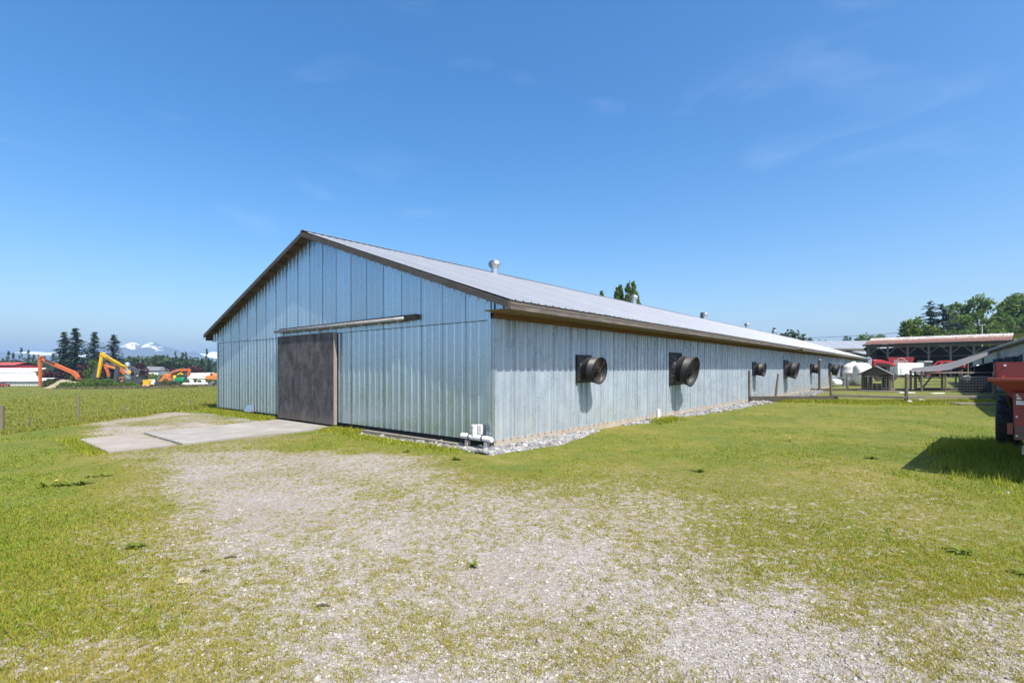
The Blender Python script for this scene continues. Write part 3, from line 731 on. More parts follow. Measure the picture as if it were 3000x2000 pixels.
# ------------------------------------------------------------------ exhaust fans on the long wall
def make_fan(plate, dia, reach, hood, tilt):
    t = thing('exhaust_fan', '', 'exhaust fan')
    h = plate / 2; r = dia / 2
    # local frame: wall plane y = 0, outwards -y, centre of the plate at the origin
    mb = MB(); mb.box((0, -.015, 0), (plate, .03, plate)); mb.build('wall_plate', MT['black_plastic'], t)
    mb = MB(); n = 24; ring0, ring1 = [], []
    for k in range(n):
        a = 2 * math.pi * k / n + math.pi / 4; c, s = math.cos(a), math.sin(a); q = h * .93 / max(abs(c), abs(s))
        ring0.append((c * q, -.03, s * q)); ring1.append((c * r * .90, -hood, s * r * .90 - .01))
    mb.v = ring0 + ring1; mb.f = [(k, (k + 1) % n, n + (k + 1) % n, n + k) for k in range(n)]
    mb.build('hood', MT['black_plastic'], t, smooth=False)
    piv = bpy.data.objects.new('discharge_cone', None)
    L = reach - hood
    mb = MB(); mb.lathe([(r * .90, .03), (r * .92, -L * .42), (r * .955, -L * .43), (r * .955, -L * .47), (r * .93, -L * .48), (r * .99, -L), (r * .965, -L), (r * .90, -L * .48), (r * .88, .03)], 36, 'Y')
    cone = mb.build('discharge_cone', MT['black_plastic'], t, smooth=True); cone.location = (0, -hood + .01, -.01); cone.rotation_euler = (R(tilt), 0, 0)
    mb = MB(); mb.lathe([(r * 1.0, -L - .012), (r * 1.025, -L - .012), (r * 1.025, -L + .02), (r * 1.0, -L + .02)], 32, 'Y'); mb.build('rim', MT['black_plastic'], cone)
    mb = MB()
    for k in range(9):
        rr = r * (.10 + .88 * k / 8)
        mb.tube([(rr * math.cos(a), -L + .004, rr * math.sin(a)) for a in np.linspace(0, 2 * math.pi, 29)], .0035, 4, False)
    for k in range(4):
        a = math.pi * k / 4 + .1; c, s = math.cos(a) * r, math.sin(a) * r
        mb.tube([(-c, -L + .010, -s), (c, -L + .010, s)], .006, 4)
    mb.build('guard_grille', MT['guard'], cone)
    for k in range(4):
        a = math.pi / 2 * k + .6; mb = MB(); c, s = math.cos(a), math.sin(a); px, pz = -s, c
        w = .13 * dia
        mb.poly([(c * .08 * dia - px * w * .4, -L * .4 - .03, s * .08 * dia - pz * w * .4), (c * r * .74 - px * w, -L * .4 - .04, s * r * .74 - pz * w), (c * r * .74 + px * w, -L * .4 + .05, s * r * .74 + pz * w), (c * .08 * dia + px * w * .4, -L * .4 + .03, s * .08 * dia + pz * w * .4)])
        mb.build('fan_blade', MT['black_matt'], cone, recalc=False)
    mb = MB(); mb.lathe([(0, -L * .4 - .05), (.07 * dia, -L * .4 - .05), (.09 * dia, -L * .4), (.09 * dia, .03)], 12, 'Y'); mb.build('motor_hub', MT['black_matt'], cone)
    bpy.data.objects.remove(piv)
    return t
fs, fl = make_fan(.74, .70, .52, .12, 6), make_fan(1.18, 1.06, .68, .20, 12)
fl_lab = [('s', 3.63, 1.60, 'small black exhaust fan on the barn wall nearest the gable corner'),
          ('l', 9.86, 1.60, 'large black exhaust fan, second along the barn wall, drum banded in the middle'),
          ('s', 20.35, 1.60, 'small black exhaust fan, third along the barn wall, just behind the wire fence'),
          ('l', 27.65, 1.58, 'large black exhaust fan, fourth along the barn wall, inside the fenced run'),
          ('s', 36.4, 1.62, 'small black exhaust fan, fifth along the barn wall, below a dark upright post'),
          ('l', 45.6, 1.55, 'large black exhaust fan, sixth along the barn wall, near the white tank'),
          ('s', 53.9, 1.62, 'farthest small black exhaust fan, seventh along the barn wall, beside the white tank')]
seen = {'s': False, 'l': False}
for kk, uu, z, lb in fl_lab:
    src = fs if kk == 's' else fl
    o = copy_tree(src) if seen[kk] else src; seen[kk] = True
    p2 = BC + BU * uu - BV * .022
    o.location = (p2[0], p2[1], z); o.rotation_euler = (0, 0, B_ANG); tag(o, lb, None, 'exhaust fans on the long barn wall')

# ------------------------------------------------------------------ small things at the barn's foot
def on_barn(uu, vv): p_ = BC + BU * uu + BV * vv; return p_[0], p_[1]
x, y = on_barn(-.20, .25)
t = thing('drain_tee', 'white plastic drain pipe tee lying at the gable corner', 'drain pipe', (x, y, .14), B_ANG, scale=.86)
mb = MB(); mb.tube([(0, -.52, -.01), (0, .50, .01)], .072, 16); mb.build('pipe', MT['pvc'], t, smooth=False)
mb = MB(); mb.tube([(0, -.53, -.01), (0, -.40, -.008)], .066, 16, False); mb.build('open_end', MT['brown_steel'], t)
for yy in (-.23, .22): MB().tube([(0, yy - .02, 0), (0, yy + .02, 0)], .082, 16).build('rubber_coupling', MT['rubber_band'], t)
mb = MB(); mb.tube([(0, .06, .03), (0, .06, .26)], .072, 16); mb.tube([(0, .06, .26), (0, .06, .31)], .083, 16); mb.build('riser', MT['pvc'], t)
mb = MB(); mb.box((.03, -.10, .21), (.05, .14, .24)); mb.build('cleanout_box', MT['pvc'], t, bevel=.008)
for yy in (-.35, .3):
    mb = MB(); mb.box((0, yy, -.15), (.12, .1, .13)); mb.build('block', MT['concrete'], t, bevel=.01)
x, y = on_barn(7.78, -.30)
t = thing('stub_pipe', 'short white plastic pipe standing upright beside the long barn wall', 'pipe', (x, y, Z0))
mb = MB(); mb.lathe([(.06, -.2), (.06, .36), (.05, .36), (.05, -.1)], 16); mb.build('pipe', MT['pvc'], t, smooth=False)
x, y = on_barn(-.32, 2.45)
o = MB().box((0, 0, 0), (.12, 3.4, .09)).build('grey_timber', MT['wood_rail'], None, bevel=.008)
o.location = (x, y, Z0 + .035); o.rotation_euler = (R(.6), 0, B_ANG + .03); tag(o, 'long grey timber lying along the foot of the gable wall', 'timber')
# concrete apron in front of the sliding door
def slab(pts, m, label, thick=.09, top=Z0 + .005):
    P = [on_barn(*q) for q in pts]; mb = MB(); n = len(P)
    # outline subdivided so that the worn edges wander
    out = []
    for i in range(n):
        a, b = Vector(P[i]), Vector(P[(i + 1) % n]); k = max(2, int((b - a).length / .25))
        nrm = Vector((-(b - a).y, (b - a).x)).normalized()
        for j in range(k): out.append(a.lerp(b, j / k) + nrm * random.uniform(-.012, .012))
    m_ = len(out); mb.v = [(q.x, q.y, top) for q in out] + [(q.x, q.y, top - thick) for q in out]
    mb.f.append(tuple(range(m_)));
    for i in range(m_): mb.f.append((i, (i + 1) % m_, m_ + (i + 1) % m_, m_ + i))
    return tag(mb.build('concrete_slab', m), label, 'concrete slab')
slab([(-.02, 5.98), (-.02, 9.42), (-4.02, 8.72), (-4.02, 5.72)], MT['slab'], 'large pale concrete slab leading up to the sliding barn door')
slab([(-4.14, 5.70), (-4.14, 8.70), (-5.36, 8.52), (-5.36, 5.62)], MT['slab_rough'], 'small muddy concrete slab beyond the joint, at the grass edge', top=Z0 - .002)
# ------------------------------------------------------------------ red manure spreader at the right edge
def G(px, py, z=Z0):
    d = (EYE - z) * F_PX / (py - HY); return Vector(((px - CX) / F_PX * d, d, z))
sp_ang = math.atan2(.694, .72)                 # local x = away along the machine, local -y = to its right
sp = thing('manure_spreader', 'faded red manure spreader parked on the grass, cut by the right edge', 'manure spreader', (7.11, 7.42, Z0), sp_ang)
W_, L_ = 2.3, 5.6
zt = 1.45 - Z0
# local: x 0..L_, y 0 (left) .. -W_ (right)
mb = MB(); mb.extrude_x([(-.045, zt), (-.045, zt + .25), (-W_ + .045, zt + .25), (-W_ + .045, zt)], .03, .06); mb.build('end_panel', MT['red_paint'], sp)
for yy in (-.045, -W_ + .045):
    mb = MB(); mb.box((L_ / 2, yy - .012, zt + .125), (L_ - .06, .025, .25)); mb.build('side_board', MT['red_paint'], sp)
mb = MB()                                        # flared tub below the rim
prof = [(-.03, zt - .03), (-.24, zt - .30), (-.26, .64), (-W_ + .26, .64), (-W_ + .24, zt - .30), (-W_ + .03, zt - .03)]
mb.extrude_x(prof, .20, L_ - .1); mb.build('tub', MT['red_paint'], sp)
mb = MB(); mb.tube([(.0, .0, zt - .012), (.0, -W_, zt - .012)], .03, 10); mb.tube([(0, 0, zt - .012), (L_, 0, zt - .012)], .03, 10); mb.tube([(0, -W_, zt - .012), (L_, -W_, zt - .012)], .03, 10)
mb.build('rim_rail', MT['red_edge'], sp, smooth=True)
mb = MB(); mb.poly([(0, -.0, zt - .03), (0, -W_, zt - .03), (.2, -W_ + .2, zt - .22), (.2, -.2, zt - .22)]); mb.build('rim_apron', MT['red_paint'], sp)
mb = MB(); mb.extrude_x([(-.235, zt - .20), (-.255, .64), (-W_ + .255, .64), (-W_ + .235, zt - .20)], .14, .19); mb.build('end_plate', MT['red_paint'], sp)
mb = MB(); mb.box((.17, -W_ / 2, .74), (.09, W_ - .5, .20)); mb.build('cross_beam', MT['brown_steel'], sp, bevel=.008)
mb = MB(); mb.box((.13, -.40, .50), (.10, .14, .12)); mb.build('wood_block', MT['wood_edge'], sp, bevel=.006)
mb = MB(); mb.box((.12, -.21, .80), (.03, .06, .16)); mb.build('hinge_plate', MT['red_paint'], sp)
mb = MB(); mb.extrude_x([(-.36, zt - .2), (-.7, .8), (-.62, .8), (-.28, zt - .2)], .10, .135); mb.build('gusset', MT['red_paint'], sp)
for (yy, zz, w, h) in ((-.30, zt - .235, .055, .035), (-.305, zt - .28, .055, .035), (-.32, zt - .345, .095, .06)):
    d_ = MB().box((0, 0, 0), (.003, w, h)).build('decal', MT['decal'], sp); d_.location = (.1385, yy, zz)
    if w > .08:
        for q in (.012, -.006): MB().box((0, 0, 0), (.002, w * .7, .006)).build('print_line', MT['steel_pipe'], d_).location = (-.002, .005, q)
for yy, zz in ((-.28, .98), (-.28, .70)): MB().cone((.13, yy, zz), (.10, yy, zz), .014, .014, 8).build('bolt', MT['steel_pipe'], sp)
MB().cone((.03, -.16, zt + .20), (-.0, -.16, zt + .20), .008, .018, 6).build('bolt', MT['decal'], sp)
MB().cone((.03, -.14, zt + .03), (-.01, -.14, zt + .03), .02, .02, 8).build('bolt', MT['red_edge'], sp)
mb = MB(); pts = []
for k in range(13):
    s = k / 12; pts.append((.05 + .35 * s, -.10 - .16 * s, zt - .06 - .34 * s + .10 * math.sin(s * 6)))
mb.tube(pts, .022, 8); mb.build('hydraulic_hose', MT['rubber'], sp, smooth=True)
for (xx) in (4.1,):
    for yy, sgn in ((-.12, 1), (-W_ + .12, -1)):
        rad, wd = .56, .34
        mb = MB(); c0 = yy + sgn * .17
        mb.lathe([(rad * .55, -wd / 2), (rad * .72, -wd / 2 - .02), (rad * .93, -wd / 2), (rad, -wd * .3), (rad, wd * .3), (rad * .93, wd / 2), (rad * .72, wd / 2 + .02), (rad * .55, wd / 2)], 40, 'Y', (xx, yy, rad))
        w_ = mb.build('wheel', MT['rubber'], sp, smooth=True)
        mb = MB(); mb.lathe([(.02, -wd * .4), (rad * .52, -wd * .4), (rad * .56, -wd * .46), (rad * .56, wd * .46), (rad * .52, wd * .4), (.02, wd * .4)], 24, 'Y', (xx, yy, rad)); mb.build('rim', MT['brown_steel'], w_)
        mb = MB()
        for k in range(26):
            a = 2 * math.pi * k / 26
            mb.box((xx + math.cos(a) * rad, yy + (.07 if k % 2 else -.07), rad + math.sin(a) * rad), (.05, .17, .03), ry=-a + math.pi / 2)
        mb.build('tread', MT['rubber'], w_)
mb = MB(); mb.tube([(4.1, -.1, .56), (4.1, -W_ + .1, .56)], .05, 8); mb.build('axle', MT['brown_steel'], sp)
mb = MB(); mb.bar((.3, -.5, .6), (L_, -.5, .6), .08, .1); mb.bar((.3, -W_ + .5, .6), (L_, -W_ + .5, .6), .08, .1); mb.build('chassis', MT['brown_steel'], sp)
mb = MB(); mb.bar((L_, -.5, .6), (L_ + 1.5, -W_ / 2, .5), .1); mb.bar((L_, -W_ + .5, .6), (L_ + 1.5, -W_ / 2, .5), .1); mb.build('drawbar', MT['brown_steel'], sp)
mb = MB(); mb.bar((L_ + 1.3, -W_ / 2 + .1, .5), (L_ + 1.3, -W_ / 2 + .1, 0), .07); mb.build('jack_leg', MT['brown_steel'], sp)

# ------------------------------------------------------------------ fences of the poultry run
def fence(name, label, posts, spans, mesh_top, mesh_bot=0.05, step=.085, rows=10, wire_r=.0024, mesh=True):
    """posts: (x, y, top, radius, lean); spans: indices joined by mesh; local frame = world"""
    o = (posts[0][0], posts[0][1], Z0); t = thing(name, label, 'fence', o)
    loc = lambda x, y, z: (x - o[0], y - o[1], z)
    for (x, y, h, r, lean) in posts:
        mb = MB(); mb.tube([loc(x, y, -.25), loc(x + lean * .5, y, h * .5), loc(x + lean, y, h - .01), loc(x + lean, y, h)], [r * 1.05, r, r * .95, r * .8], 9); mb.build('post', MT['wood_post'], t)
    if mesh:
        for a, b in spans:
            p, q = Vector(posts[a][:2]), Vector(posts[b][:2]); L = (q - p).length; d = (q - p) / L; nv = int(L / step)
            mb = MB()
            def rod(A, B):
                A, B = Vector(A), Vector(B); dd = (B - A).normalized(); s_ = Vector((d.x, d.y, 0)) if abs(dd.z) > .7 else Vector((0, 0, 1)); n_ = Vector((-d.y, d.x, 0))
                k = len(mb.v)
                for E_ in (A, B):
                    for c_ in (s_ + n_ * .6, -s_ + n_ * .6, n_ * -1.1): mb.v.append(tuple(E_ + c_ * wire_r))
                mb.f.extend([(k, k + 1, k + 4, k + 3), (k + 1, k + 2, k + 5, k + 4), (k + 2, k, k + 3, k + 5)])
            for i in range(nv + 1):
                x, y = p + d * (i * L / nv); rod(loc(x, y, mesh_bot), loc(x, y, mesh_top))
            for j in range(rows + 1):
                z = mesh_bot + (mesh_top - mesh_bot) * (j / rows) ** 1.15; rod(loc(*p, z), loc(*q, z))
            mb.build('wire_mesh', MT['wire'], t, recalc=False)
    return t, loc
FP = [(12.1, 25.4, 1.60, .05, .0), (13.65, 25.9, 1.42, .055, .18), (16.64, 26.0, 1.50, .062, -.03), (19.29, 24.4, 1.44, .075, .02), (24.2, 25.0, 1.52, .085, -.02), (27.5, 25.3, 1.45, .07, 0)]
fr, loc = fence('wire_fence', 'weathered post and wire mesh fence along the lawn edge', FP, [(0, 2), (2, 3), (3, 4), (4, 5)], 1.28)
for (a, b, z, h, m) in ((0, 2, .17, .24, 'wood_rail_dark'), (2, 3, .30, .11, 'wood_rail'), (3, 4, .31, .12, 'wood_rail'), (4, 5, .3, .12, 'wood_rail')):
    A, B_ = Vector(loc(FP[a][0], FP[a][1] - .09, z)), Vector(loc(FP[b][0] + (.3 if a == 0 else .05), FP[b][1] - .09, z - .02))
    L = (B_ - A).length; r_ = MB().box((L / 2, 0, 0), (L, .045, h)).build('rail', MT[m], fr, bevel=.006)
    r_.location = A; r_.rotation_euler = (0, -math.asin((B_ - A).z / L), math.atan2((B_ - A).y, (B_ - A).x))
def rail(par, A, B_, w, h, m, name='rail'):
    A, B_ = Vector(A), Vector(B_); L = (B_ - A).length
    r_ = MB().box((L / 2, 0, 0), (L, w, h)).build(name, MT[m], par); r_.location = A
    r_.rotation_euler = (0, -math.asin((B_ - A).z / L), math.atan2((B_ - A).y, (B_ - A).x)); return r_
def D(px, d): return ((px - CX) / F_PX * d, d)
FP2 = [(*D(2302, 38.6), 1.62, .06, 0), (*D(2372, 38.8), 1.5, .06, 0), (*D(2483, 38.4), 1.25, .07, -.03), (*D(2617, 38.6), 1.35, .06, -.03), (*D(2668, 38.2), 1.6, .08, 0), (*D(2680, 38.6), 1.7, .07, .03), (*D(2760, 38.2), 1.4, .07, 0), (*D(2838, 38.4), 1.5, .075, 0)]
fr2, loc2 = fence('wire_fence', 'rear wire mesh fence of the run, beside the little hut', FP2, [(0, 2), (2, 3), (3, 4), (5, 6), (6, 7)], 1.2, step=.12, rows=8)
for (a, b, z, h) in ((0, 2, .02, .28), (2, 3, .10, .10), (3, 4, .12, .10), (2, 4, -.02, .08), (5, 7, .05, .30), (5, 7, 1.36, .09)):
    rail(fr2, loc2(FP2[a][0], FP2[a][1] - .1, z), loc2(FP2[b][0], FP2[b][1] - .1, z), .05, h, 'wood_rail_dark' if h > .2 else 'wood_rail')
FP3 = [(*D(px, 41 + (i % 3) * .7), 1.5 + (i % 2) * .1, .06, (i % 3 - 1) * .04) for i, px in enumerate((2812, 2818, 2826, 2833))]
fr3, loc3 = fence('post_row', 'row of close-set weathered posts below the sagging roof', FP3, [], 1.1, mesh=False)
tag(fr3, cat='posts')
# hinged pen gate with diagonal braces
gx, gy = D(2684, 38.9); gt = thing('pen_gate', 'wooden pen gate with crossed diagonal braces', 'gate', (gx, gy, Z0))
kk = 39 / F_PX
for (a, b, w) in (((0, 0, 1.25), (2.0, 0, 1.25), .07), ((0, 0, .18), (2.0, 0, .18), .07), ((.1, 0, 1.2), (.55, 0, .2), .09), ((1.35, 0, 1.25), (.5, 0, .2), .09), ((0, 0, .7), (2.0, 0, .7), .035), ((0, 0, .95), (2.0, 0, .95), .03), ((0, 0, .45), (2.0, 0, .45), .03), ((2.0, 0, 0), (2.0, 0, 1.35), .07), ((0, 0, 0), (0, 0, 1.3), .07)):
    mb = MB(); mb.bar(a, b, w); mb.build('gate_bar', MT['wood_rail'], gt)

# little hut in the run
hx, hy = D(2548, 38.0); hut = thing('poultry_hut', 'small open-fronted wooden hut with shingled gable roof in the run', 'hut', (hx, hy - .6, Z0), R(-40), scale=.92)
w2, dp, wh, pk = .92, 1.5, 1.42, 2.02
for x in (-w2, w2):
    for y in (0, dp): MB().box((x, y, wh / 2), (.09, .09, wh)).build('post', MT['wood_post'], hut)
for y in (0, dp):
    pass
for i in range(6):
    for y, sk in ((dp, (2, 3)),):
        x = -w2 + .155 + i * .306
        if i in sk:
            MB().box((x, y, .3), (.29, .03, .6)).build('wall_board', MT['wood_rail_dark'], hut); MB().box((x, y, 1.25), (.29, .03, .3)).build('wall_board', MT['wood_rail_dark'], hut)
        else: MB().box((x, y, wh / 2), (.29, .03, wh - .02)).build('wall_board', MT['wood_rail_dark'], hut)
for s in (-1, 1):
    for i in range(4):
        y = .2 + i * .36
        if s > 0 and i in (1, 2): MB().box((s * w2, y, .35), (.03, .34, .7)).build('wall_board', MT['wood_rail_dark'], hut)
        else: MB().box((s * w2, y, wh / 2), (.03, .34, wh - .02)).build('wall_board', MT['wood_rail_dark'], hut)
MB().box((-.62, .0, .15), (.5, .03, .28)).build('front_board', MT['wood_rail_dark'], hut)
MB().box((.62, .0, .15), (.5, .03, .28)).build('front_board', MT['wood_rail_dark'], hut)
mb = MB(); mb.extrude([(-w2 - .05, wh - .1), (w2 + .05, wh - .1), (w2 + .05, wh), (0, pk - .08), (-w2 - .05, wh)], -.03, .02); mb.build('gable_panel', MT['wood_shed'], hut)
m_sh = mat('grey_shingle', (.10, .105, .115), (.17, .175, .19), .85, 0, 9)
for s in (-1, 1):
    mb = MB(); mb.extrude([(0, pk), (s * (w2 + .26), wh - .12), (s * (w2 + .26), wh - .07), (0, pk + .05)], -.5, dp + .2); mb.build('roof', m_sh, hut)
MB().box((.3, -.3, .03), (2.9, .5, .06)).build('floor_board', MT['wood_edge'], hut)
MB().box((-.25, -.06, 1.22), (1.0, .05, .10)).build('lintel', MT['wood_edge'], hut)

# ------------------------------------------------------------------ clutter between the barn's far end and the open shed
def blob(name, m, label, cat, loc_, size, seed, sub=3, lump=.18, box=.55, flat=0.0):
    bm = bmesh.new(); bmesh.ops.create_icosphere(bm, subdivisions=sub, radius=1)
    for v in bm.verts:
        c = v.co.copy()
        for k in range(3): c[k] = math.copysign(abs(c[k]) ** box, c[k])
        n_ = float(fbm(np.array(v.co.x * 1.7 + seed + v.co.z), np.array(v.co.y * 1.7 - v.co.z * .8 + seed), 3)) - .5
        c *= 1 + lump * n_ * 2
        v.co = Vector((c.x * size[0], c.y * size[1], max(c.z, -.97) * size[2] + size[2] * .95))
    me = bpy.data.meshes.new(name); bm.to_mesh(me); bm.free(); me.polygons.foreach_set('use_smooth', [True] * len(me.polygons))
    o = obj(name, me, m); o.location = loc_; return tag(o, label, cat)
m_white = mat('white_plastic', (.80, .80, .78), (.70, .71, .70), .45, 0, 2.5, dirt=(.5, .5, .48), dirt_amt=.2)
m_tank = thing('white_tank', 'large upright white plastic tank at the far end of the barn wall', 'tank', (*D(2500, 50.5), Z0))
MB().lathe([(.75, 0), (.95, .06), (1.0, .4), (1.05, .45), (1.05, .55), (1.0, .6), (1.02, 1.15), (1.06, 1.2), (1.06, 1.3), (1.0, 1.36), (.98, 1.75), (.85, 2.0), (.5, 2.22), (.22, 2.3)], 28).build('shell', m_white, m_tank, smooth=True)
MB().lathe([(.24, 2.27), (.24, 2.36), (.2, 2.4), (0, 2.41)], 16).build('lid', m_white, m_tank)
mb = MB(); mb.box((-.2, -1.02, .35), (.5, .12, .5)); mb.build('valve_box', MT['steel_pipe'], m_tank, bevel=.03)
blob('white_bag', m_white, 'bulging white plastic bag leaning against the upright tank', 'bag', (*D(2526, 48.6), Z0), (.75, .7, 1.18), 4, lump=.12, box=.7)
dr = thing('white_drum', 'white plastic drum lying on its side by the barn wall', 'drum', (*D(2448, 47.0), Z0 + .36), R(20))
MB().lathe([(0, -.48), (.28, -.48), (.33, -.44), (.35, -.2), (.36, -.18), (.36, -.14), (.34, -.12), (.34, .2), (.36, .24), (.33, .45), (.28, .48), (0, .48)], 20, 'X').build('shell', m_white, dr, smooth=True)
mb = MB(); mb.lathe([(0, .485), (.07, .485), (.07, .50), (0, .505)], 10, 'X', (0, .12, .1)); mb.build('bung', MT['black_plastic'], dr)
m_blueg = mat('blue_grey_plastic', (.16, .22, .27), (.12, .17, .21), .5)
bn = thing('blue_grey_bin', 'blue-grey plastic bin beside the white drum', 'bin', (*D(2466, 49.0), Z0))
mb = MB(); mb.lathe([(.36, 0), (.44, .78)], 4); mb.build('body', m_blueg, bn); MB().box((0, 0, .80), (.72, .72, .06), rz=0).build('lid', m_blueg, bn)
m_blue = mat('blue_tarp', (.02, .16, .45), (.03, .22, .55), .4)
bt = thing('blue_barrel', 'blue plastic barrel standing behind the white tank', 'barrel', (*D(2537, 54), 1.25))
MB().lathe([(0, 0), (.27, 0), (.3, .05), (.3, .28), (.32, .3), (.3, .33), (.3, .6), (.32, .63), (.3, .66), (.3, .9), (.26, .95), (0, .95)], 18).build('shell', m_blue, bt, smooth=True)
stt = MB(); stt.box((0, 0, -.62), (.9, .9, .06)); stt.build('stand_top', MT['wood_rail'], bt).location = (0, 0, .59)
for sx in (-.38, .38):
    for sy in (-.38, .38): MB().box((sx, sy, -.68), (.09, .09, 1.3)).build('stand_leg', MT['wood_rail'], bt)
du = thing('metal_duct', 'pale upright metal duct by the far corner of the barn', 'duct', (*D(2545, 56), Z0))
MB().box((0, 0, 1.4), (.42, .42, 2.8)).build('shaft', MT['galv_bright'], du, bevel=.02); MB().lathe([(.38, 2.8), (.38, 2.84), (.05, 3.02)], 4).build('cowl', MT['galv_bright'], du)
m_red = mat('machine_red', (.36, .03, .035), (.28, .028, .03), .35, 0, 3, dirt=(.3, .16, .13), dirt_amt=.15)
m_glass = mat('dark_glass', (.02, .03, .035), (.04, .055, .06), .08, 0, 2, bump=0, spec=.6)
# red forage machine, nose to the right
k_ = 70 / F_PX
fm = thing('forage_machine', 'red farm machine with long sloping bonnet and dark stripe behind the hut', 'farm machine', (*D(2580, 70), Z0))
def zp(py, d): return EYE + (HY - py) / F_PX * d - Z0
mb = MB(); mb.extrude([(-1.6, zp(1056, 70)), (-1.2, zp(1053, 70)), (-.5, zp(1054, 70)), (.8, zp(1062, 70)), (1.45, zp(1066, 70)), (1.5, zp(1074, 70)), (-.2, zp(1073, 70)), (-1.6, zp(1073, 70))], -.9, .9); mb.build('bonnet', m_red, fm, bevel=.06)
mb = MB(); mb.extrude([(-1.3, zp(1062, 70)), (.5, zp(1066, 70)), (1.1, zp(1073, 70)), (-1.25, zp(1070, 70))], -.925, -.905); mb.build('stripe', MT['black_plastic'], fm)
mb = MB(); mb.box((0, 0, .95), (2.6, 1.2, .5)); mb.build('chassis', MT['black_matt'], fm)
for x_ in (-1.0, 1.0):
    for y_ in (-.9, .9):
        mb = MB(); mb.lathe([(.2, -.15), (.5, -.15), (.55, -.08), (.55, .08), (.5, .15), (.2, .15)], 20, 'Y', (x_, y_, .55)); w_ = mb.build('wheel', MT['rubber'], fm)
        mb = MB(); mb.lathe([(0, -.1), (.22, -.1), (.22, .1), (0, .1)], 14, 'Y', (x_, y_, .55)); mb.build('rim', m_red, w_)
# white box trailer
d_t = 88; tr = thing('white_trailer', 'white enclosed box trailer parked in front of the open shed', 'trailer', (*D(2668, d_t), Z0), R(-4))
mb = MB(); mb.box((0, 1.0, 1.65), (4.4, 2.0, 2.1)); mb.build('body', m_white, tr, bevel=.05)
for s in (-2.2, 2.2): MB().box((s, -.005, 1.65), (.08, .06, 2.12)).build('corner_trim', MT['galv_bright'], tr)
MB().box((0, -.01, .62), (4.4, .06, .1)).build('skirt', MT['galv_bright'], tr)
for x_ in (-.55,):
    mb = MB(); mb.lathe([(.15, -.12), (.34, -.12), (.38, -.06), (.38, .06), (.34, .12), (.15, .12)], 20, 'Y', (x_, .05, .38)); w_ = mb.build('wheel', MT['rubber'], tr)
    mb = MB(); mb.lathe([(0, -.13), (.2, -.13), (.2, .1), (0, .1)], 14, 'Y', (x_, .05, .38)); mb.build('hub', MT['galv_bright'], w_)
mb = MB(); mb.bar((2.2, .4, .6), (3.6, 1.0, .55), .1); mb.bar((2.2, 1.6, .6), (3.6, 1.0, .55), .1); mb.build('drawbar', MT['black_matt'], tr)
MB().cone((3.5, 1.0, 0), (3.5, 1.0, .6), .05, .05, 8).build('jack', MT['galv_bright'], tr)
# tractor with loader
d_k = 92; tk = thing('tractor', 'tractor with glass cab and raised red front loader near the shed', 'tractor', (*D(2712, d_k), Z0))
q = d_k / F_PX
mb = MB(); mb.extrude([(-1.0, 1.35), (.55, 1.35), (.75, 2.0), (.5, 2.95), (-.85, 2.95), (-1.05, 2.0)], -.75, .75); mb.build('cab', m_glass, tk)
mb = MB(); mb.box((-.15, 0, 3.0), (1.6, 1.65, .12)); mb.build('cab_roof', m_white, tk, bevel=.04)
for x_, x2 in ((-1.0, -.85), (.75, .5), (-.2, -.2)):
    for y_ in (-.76, .76): mb = MB(); mb.bar((x_, y_, 1.9), (x2, y_, 2.95), .07); mb.build('cab_pillar', MT['black_matt'], tk)
mb = MB(); mb.extrude([(.6, 1.0), (2.4, 1.0), (2.5, 1.5), (2.3, 1.75), (.7, 1.9)], -.42, .42); mb.build('bonnet', m_red, tk, bevel=.05)
for x_, r_ in ((-.4, .8), (2.0, .55)):
    for y_ in (-.95, .95):
        mb = MB(); mb.lathe([(r_ * .5, -.2), (r_ * .9, -.2), (r_, -.1), (r_, .1), (r_ * .9, .2), (r_ * .5, .2)], 22, 'Y', (x_, y_, r_)); w_ = mb.build('wheel', MT['rubber'], tk)
        mb = MB(); mb.lathe([(0, -.1), (r_ * .52, -.16), (r_ * .52, .16), (0, .1)], 14, 'Y', (x_, y_, r_)); mb.build('rim', m_red, w_)
def zt_(py): return zp(py, d_k)
lp = [(1.0, 1.3), (2.0, zt_(1070)), (2.75, zt_(1059)), (3.6, zt_(1058)), (5.6, zt_(1061)), (6.3, zt_(1070))]
for y_ in (-.6, .6):
    mb = MB()
    for a, b in zip(lp, lp[1:]): mb.bar((a[0], y_, a[1]), (b[0], y_, b[1]), .14, .26)
    mb.build('loader_arm', m_red, tk)
mb = MB(); mb.bar((3.0, -.6, zt_(1066)), (5.9, -.6, zt_(1064)), .09); mb.build('loader_cylinder', MT['galv_bright'], tk)
mb = MB(); mb.extrude([(5.9, zt_(1056)), (6.3, zt_(1056)), (6.6, zt_(1072)), (6.3, zt_(1078)), (6.1, zt_(1070))], -.9, .9); mb.build('loader_head', m_red, tk)

# ------------------------------------------------------------------ open pole shed with rusty roof, red mixer wagon in it
def rust_mat():
    m, nt, p = new_mat('rusty_roof'); v = coords(nt, (1, 1, 1), False); v2 = coords(nt, (3.2, .3, .3), False)
    t = nt.nodes.new('ShaderNodeTexCoord'); sp_ = nt.nodes.new('ShaderNodeSeparateXYZ'); nt.links.new(t.outputs['Object'], sp_.inputs[0])
    n = mathn(nt, 'ADD', mathn(nt, 'MULTIPLY', noise(nt, v2, 1.4, 5, .7), .7), mathn(nt, 'MULTIPLY', noise(nt, v, .8, 4), .3))
    dn = maprange(nt, sp_.outputs['Y'], .4, 4.2, .34, -.12)
    f = mathn(nt, 'ADD', n, dn)
    col = ramp(nt, [(.38, (.38, .375, .37)), (.52, (.25, .145, .10)), (.72, (.13, .058, .038))], f)
    nt.links.new(col, p.inputs['Base Color']); p.inputs['Roughness'].default_value = .75; return m
MT['rust_roof'] = rust_mat()
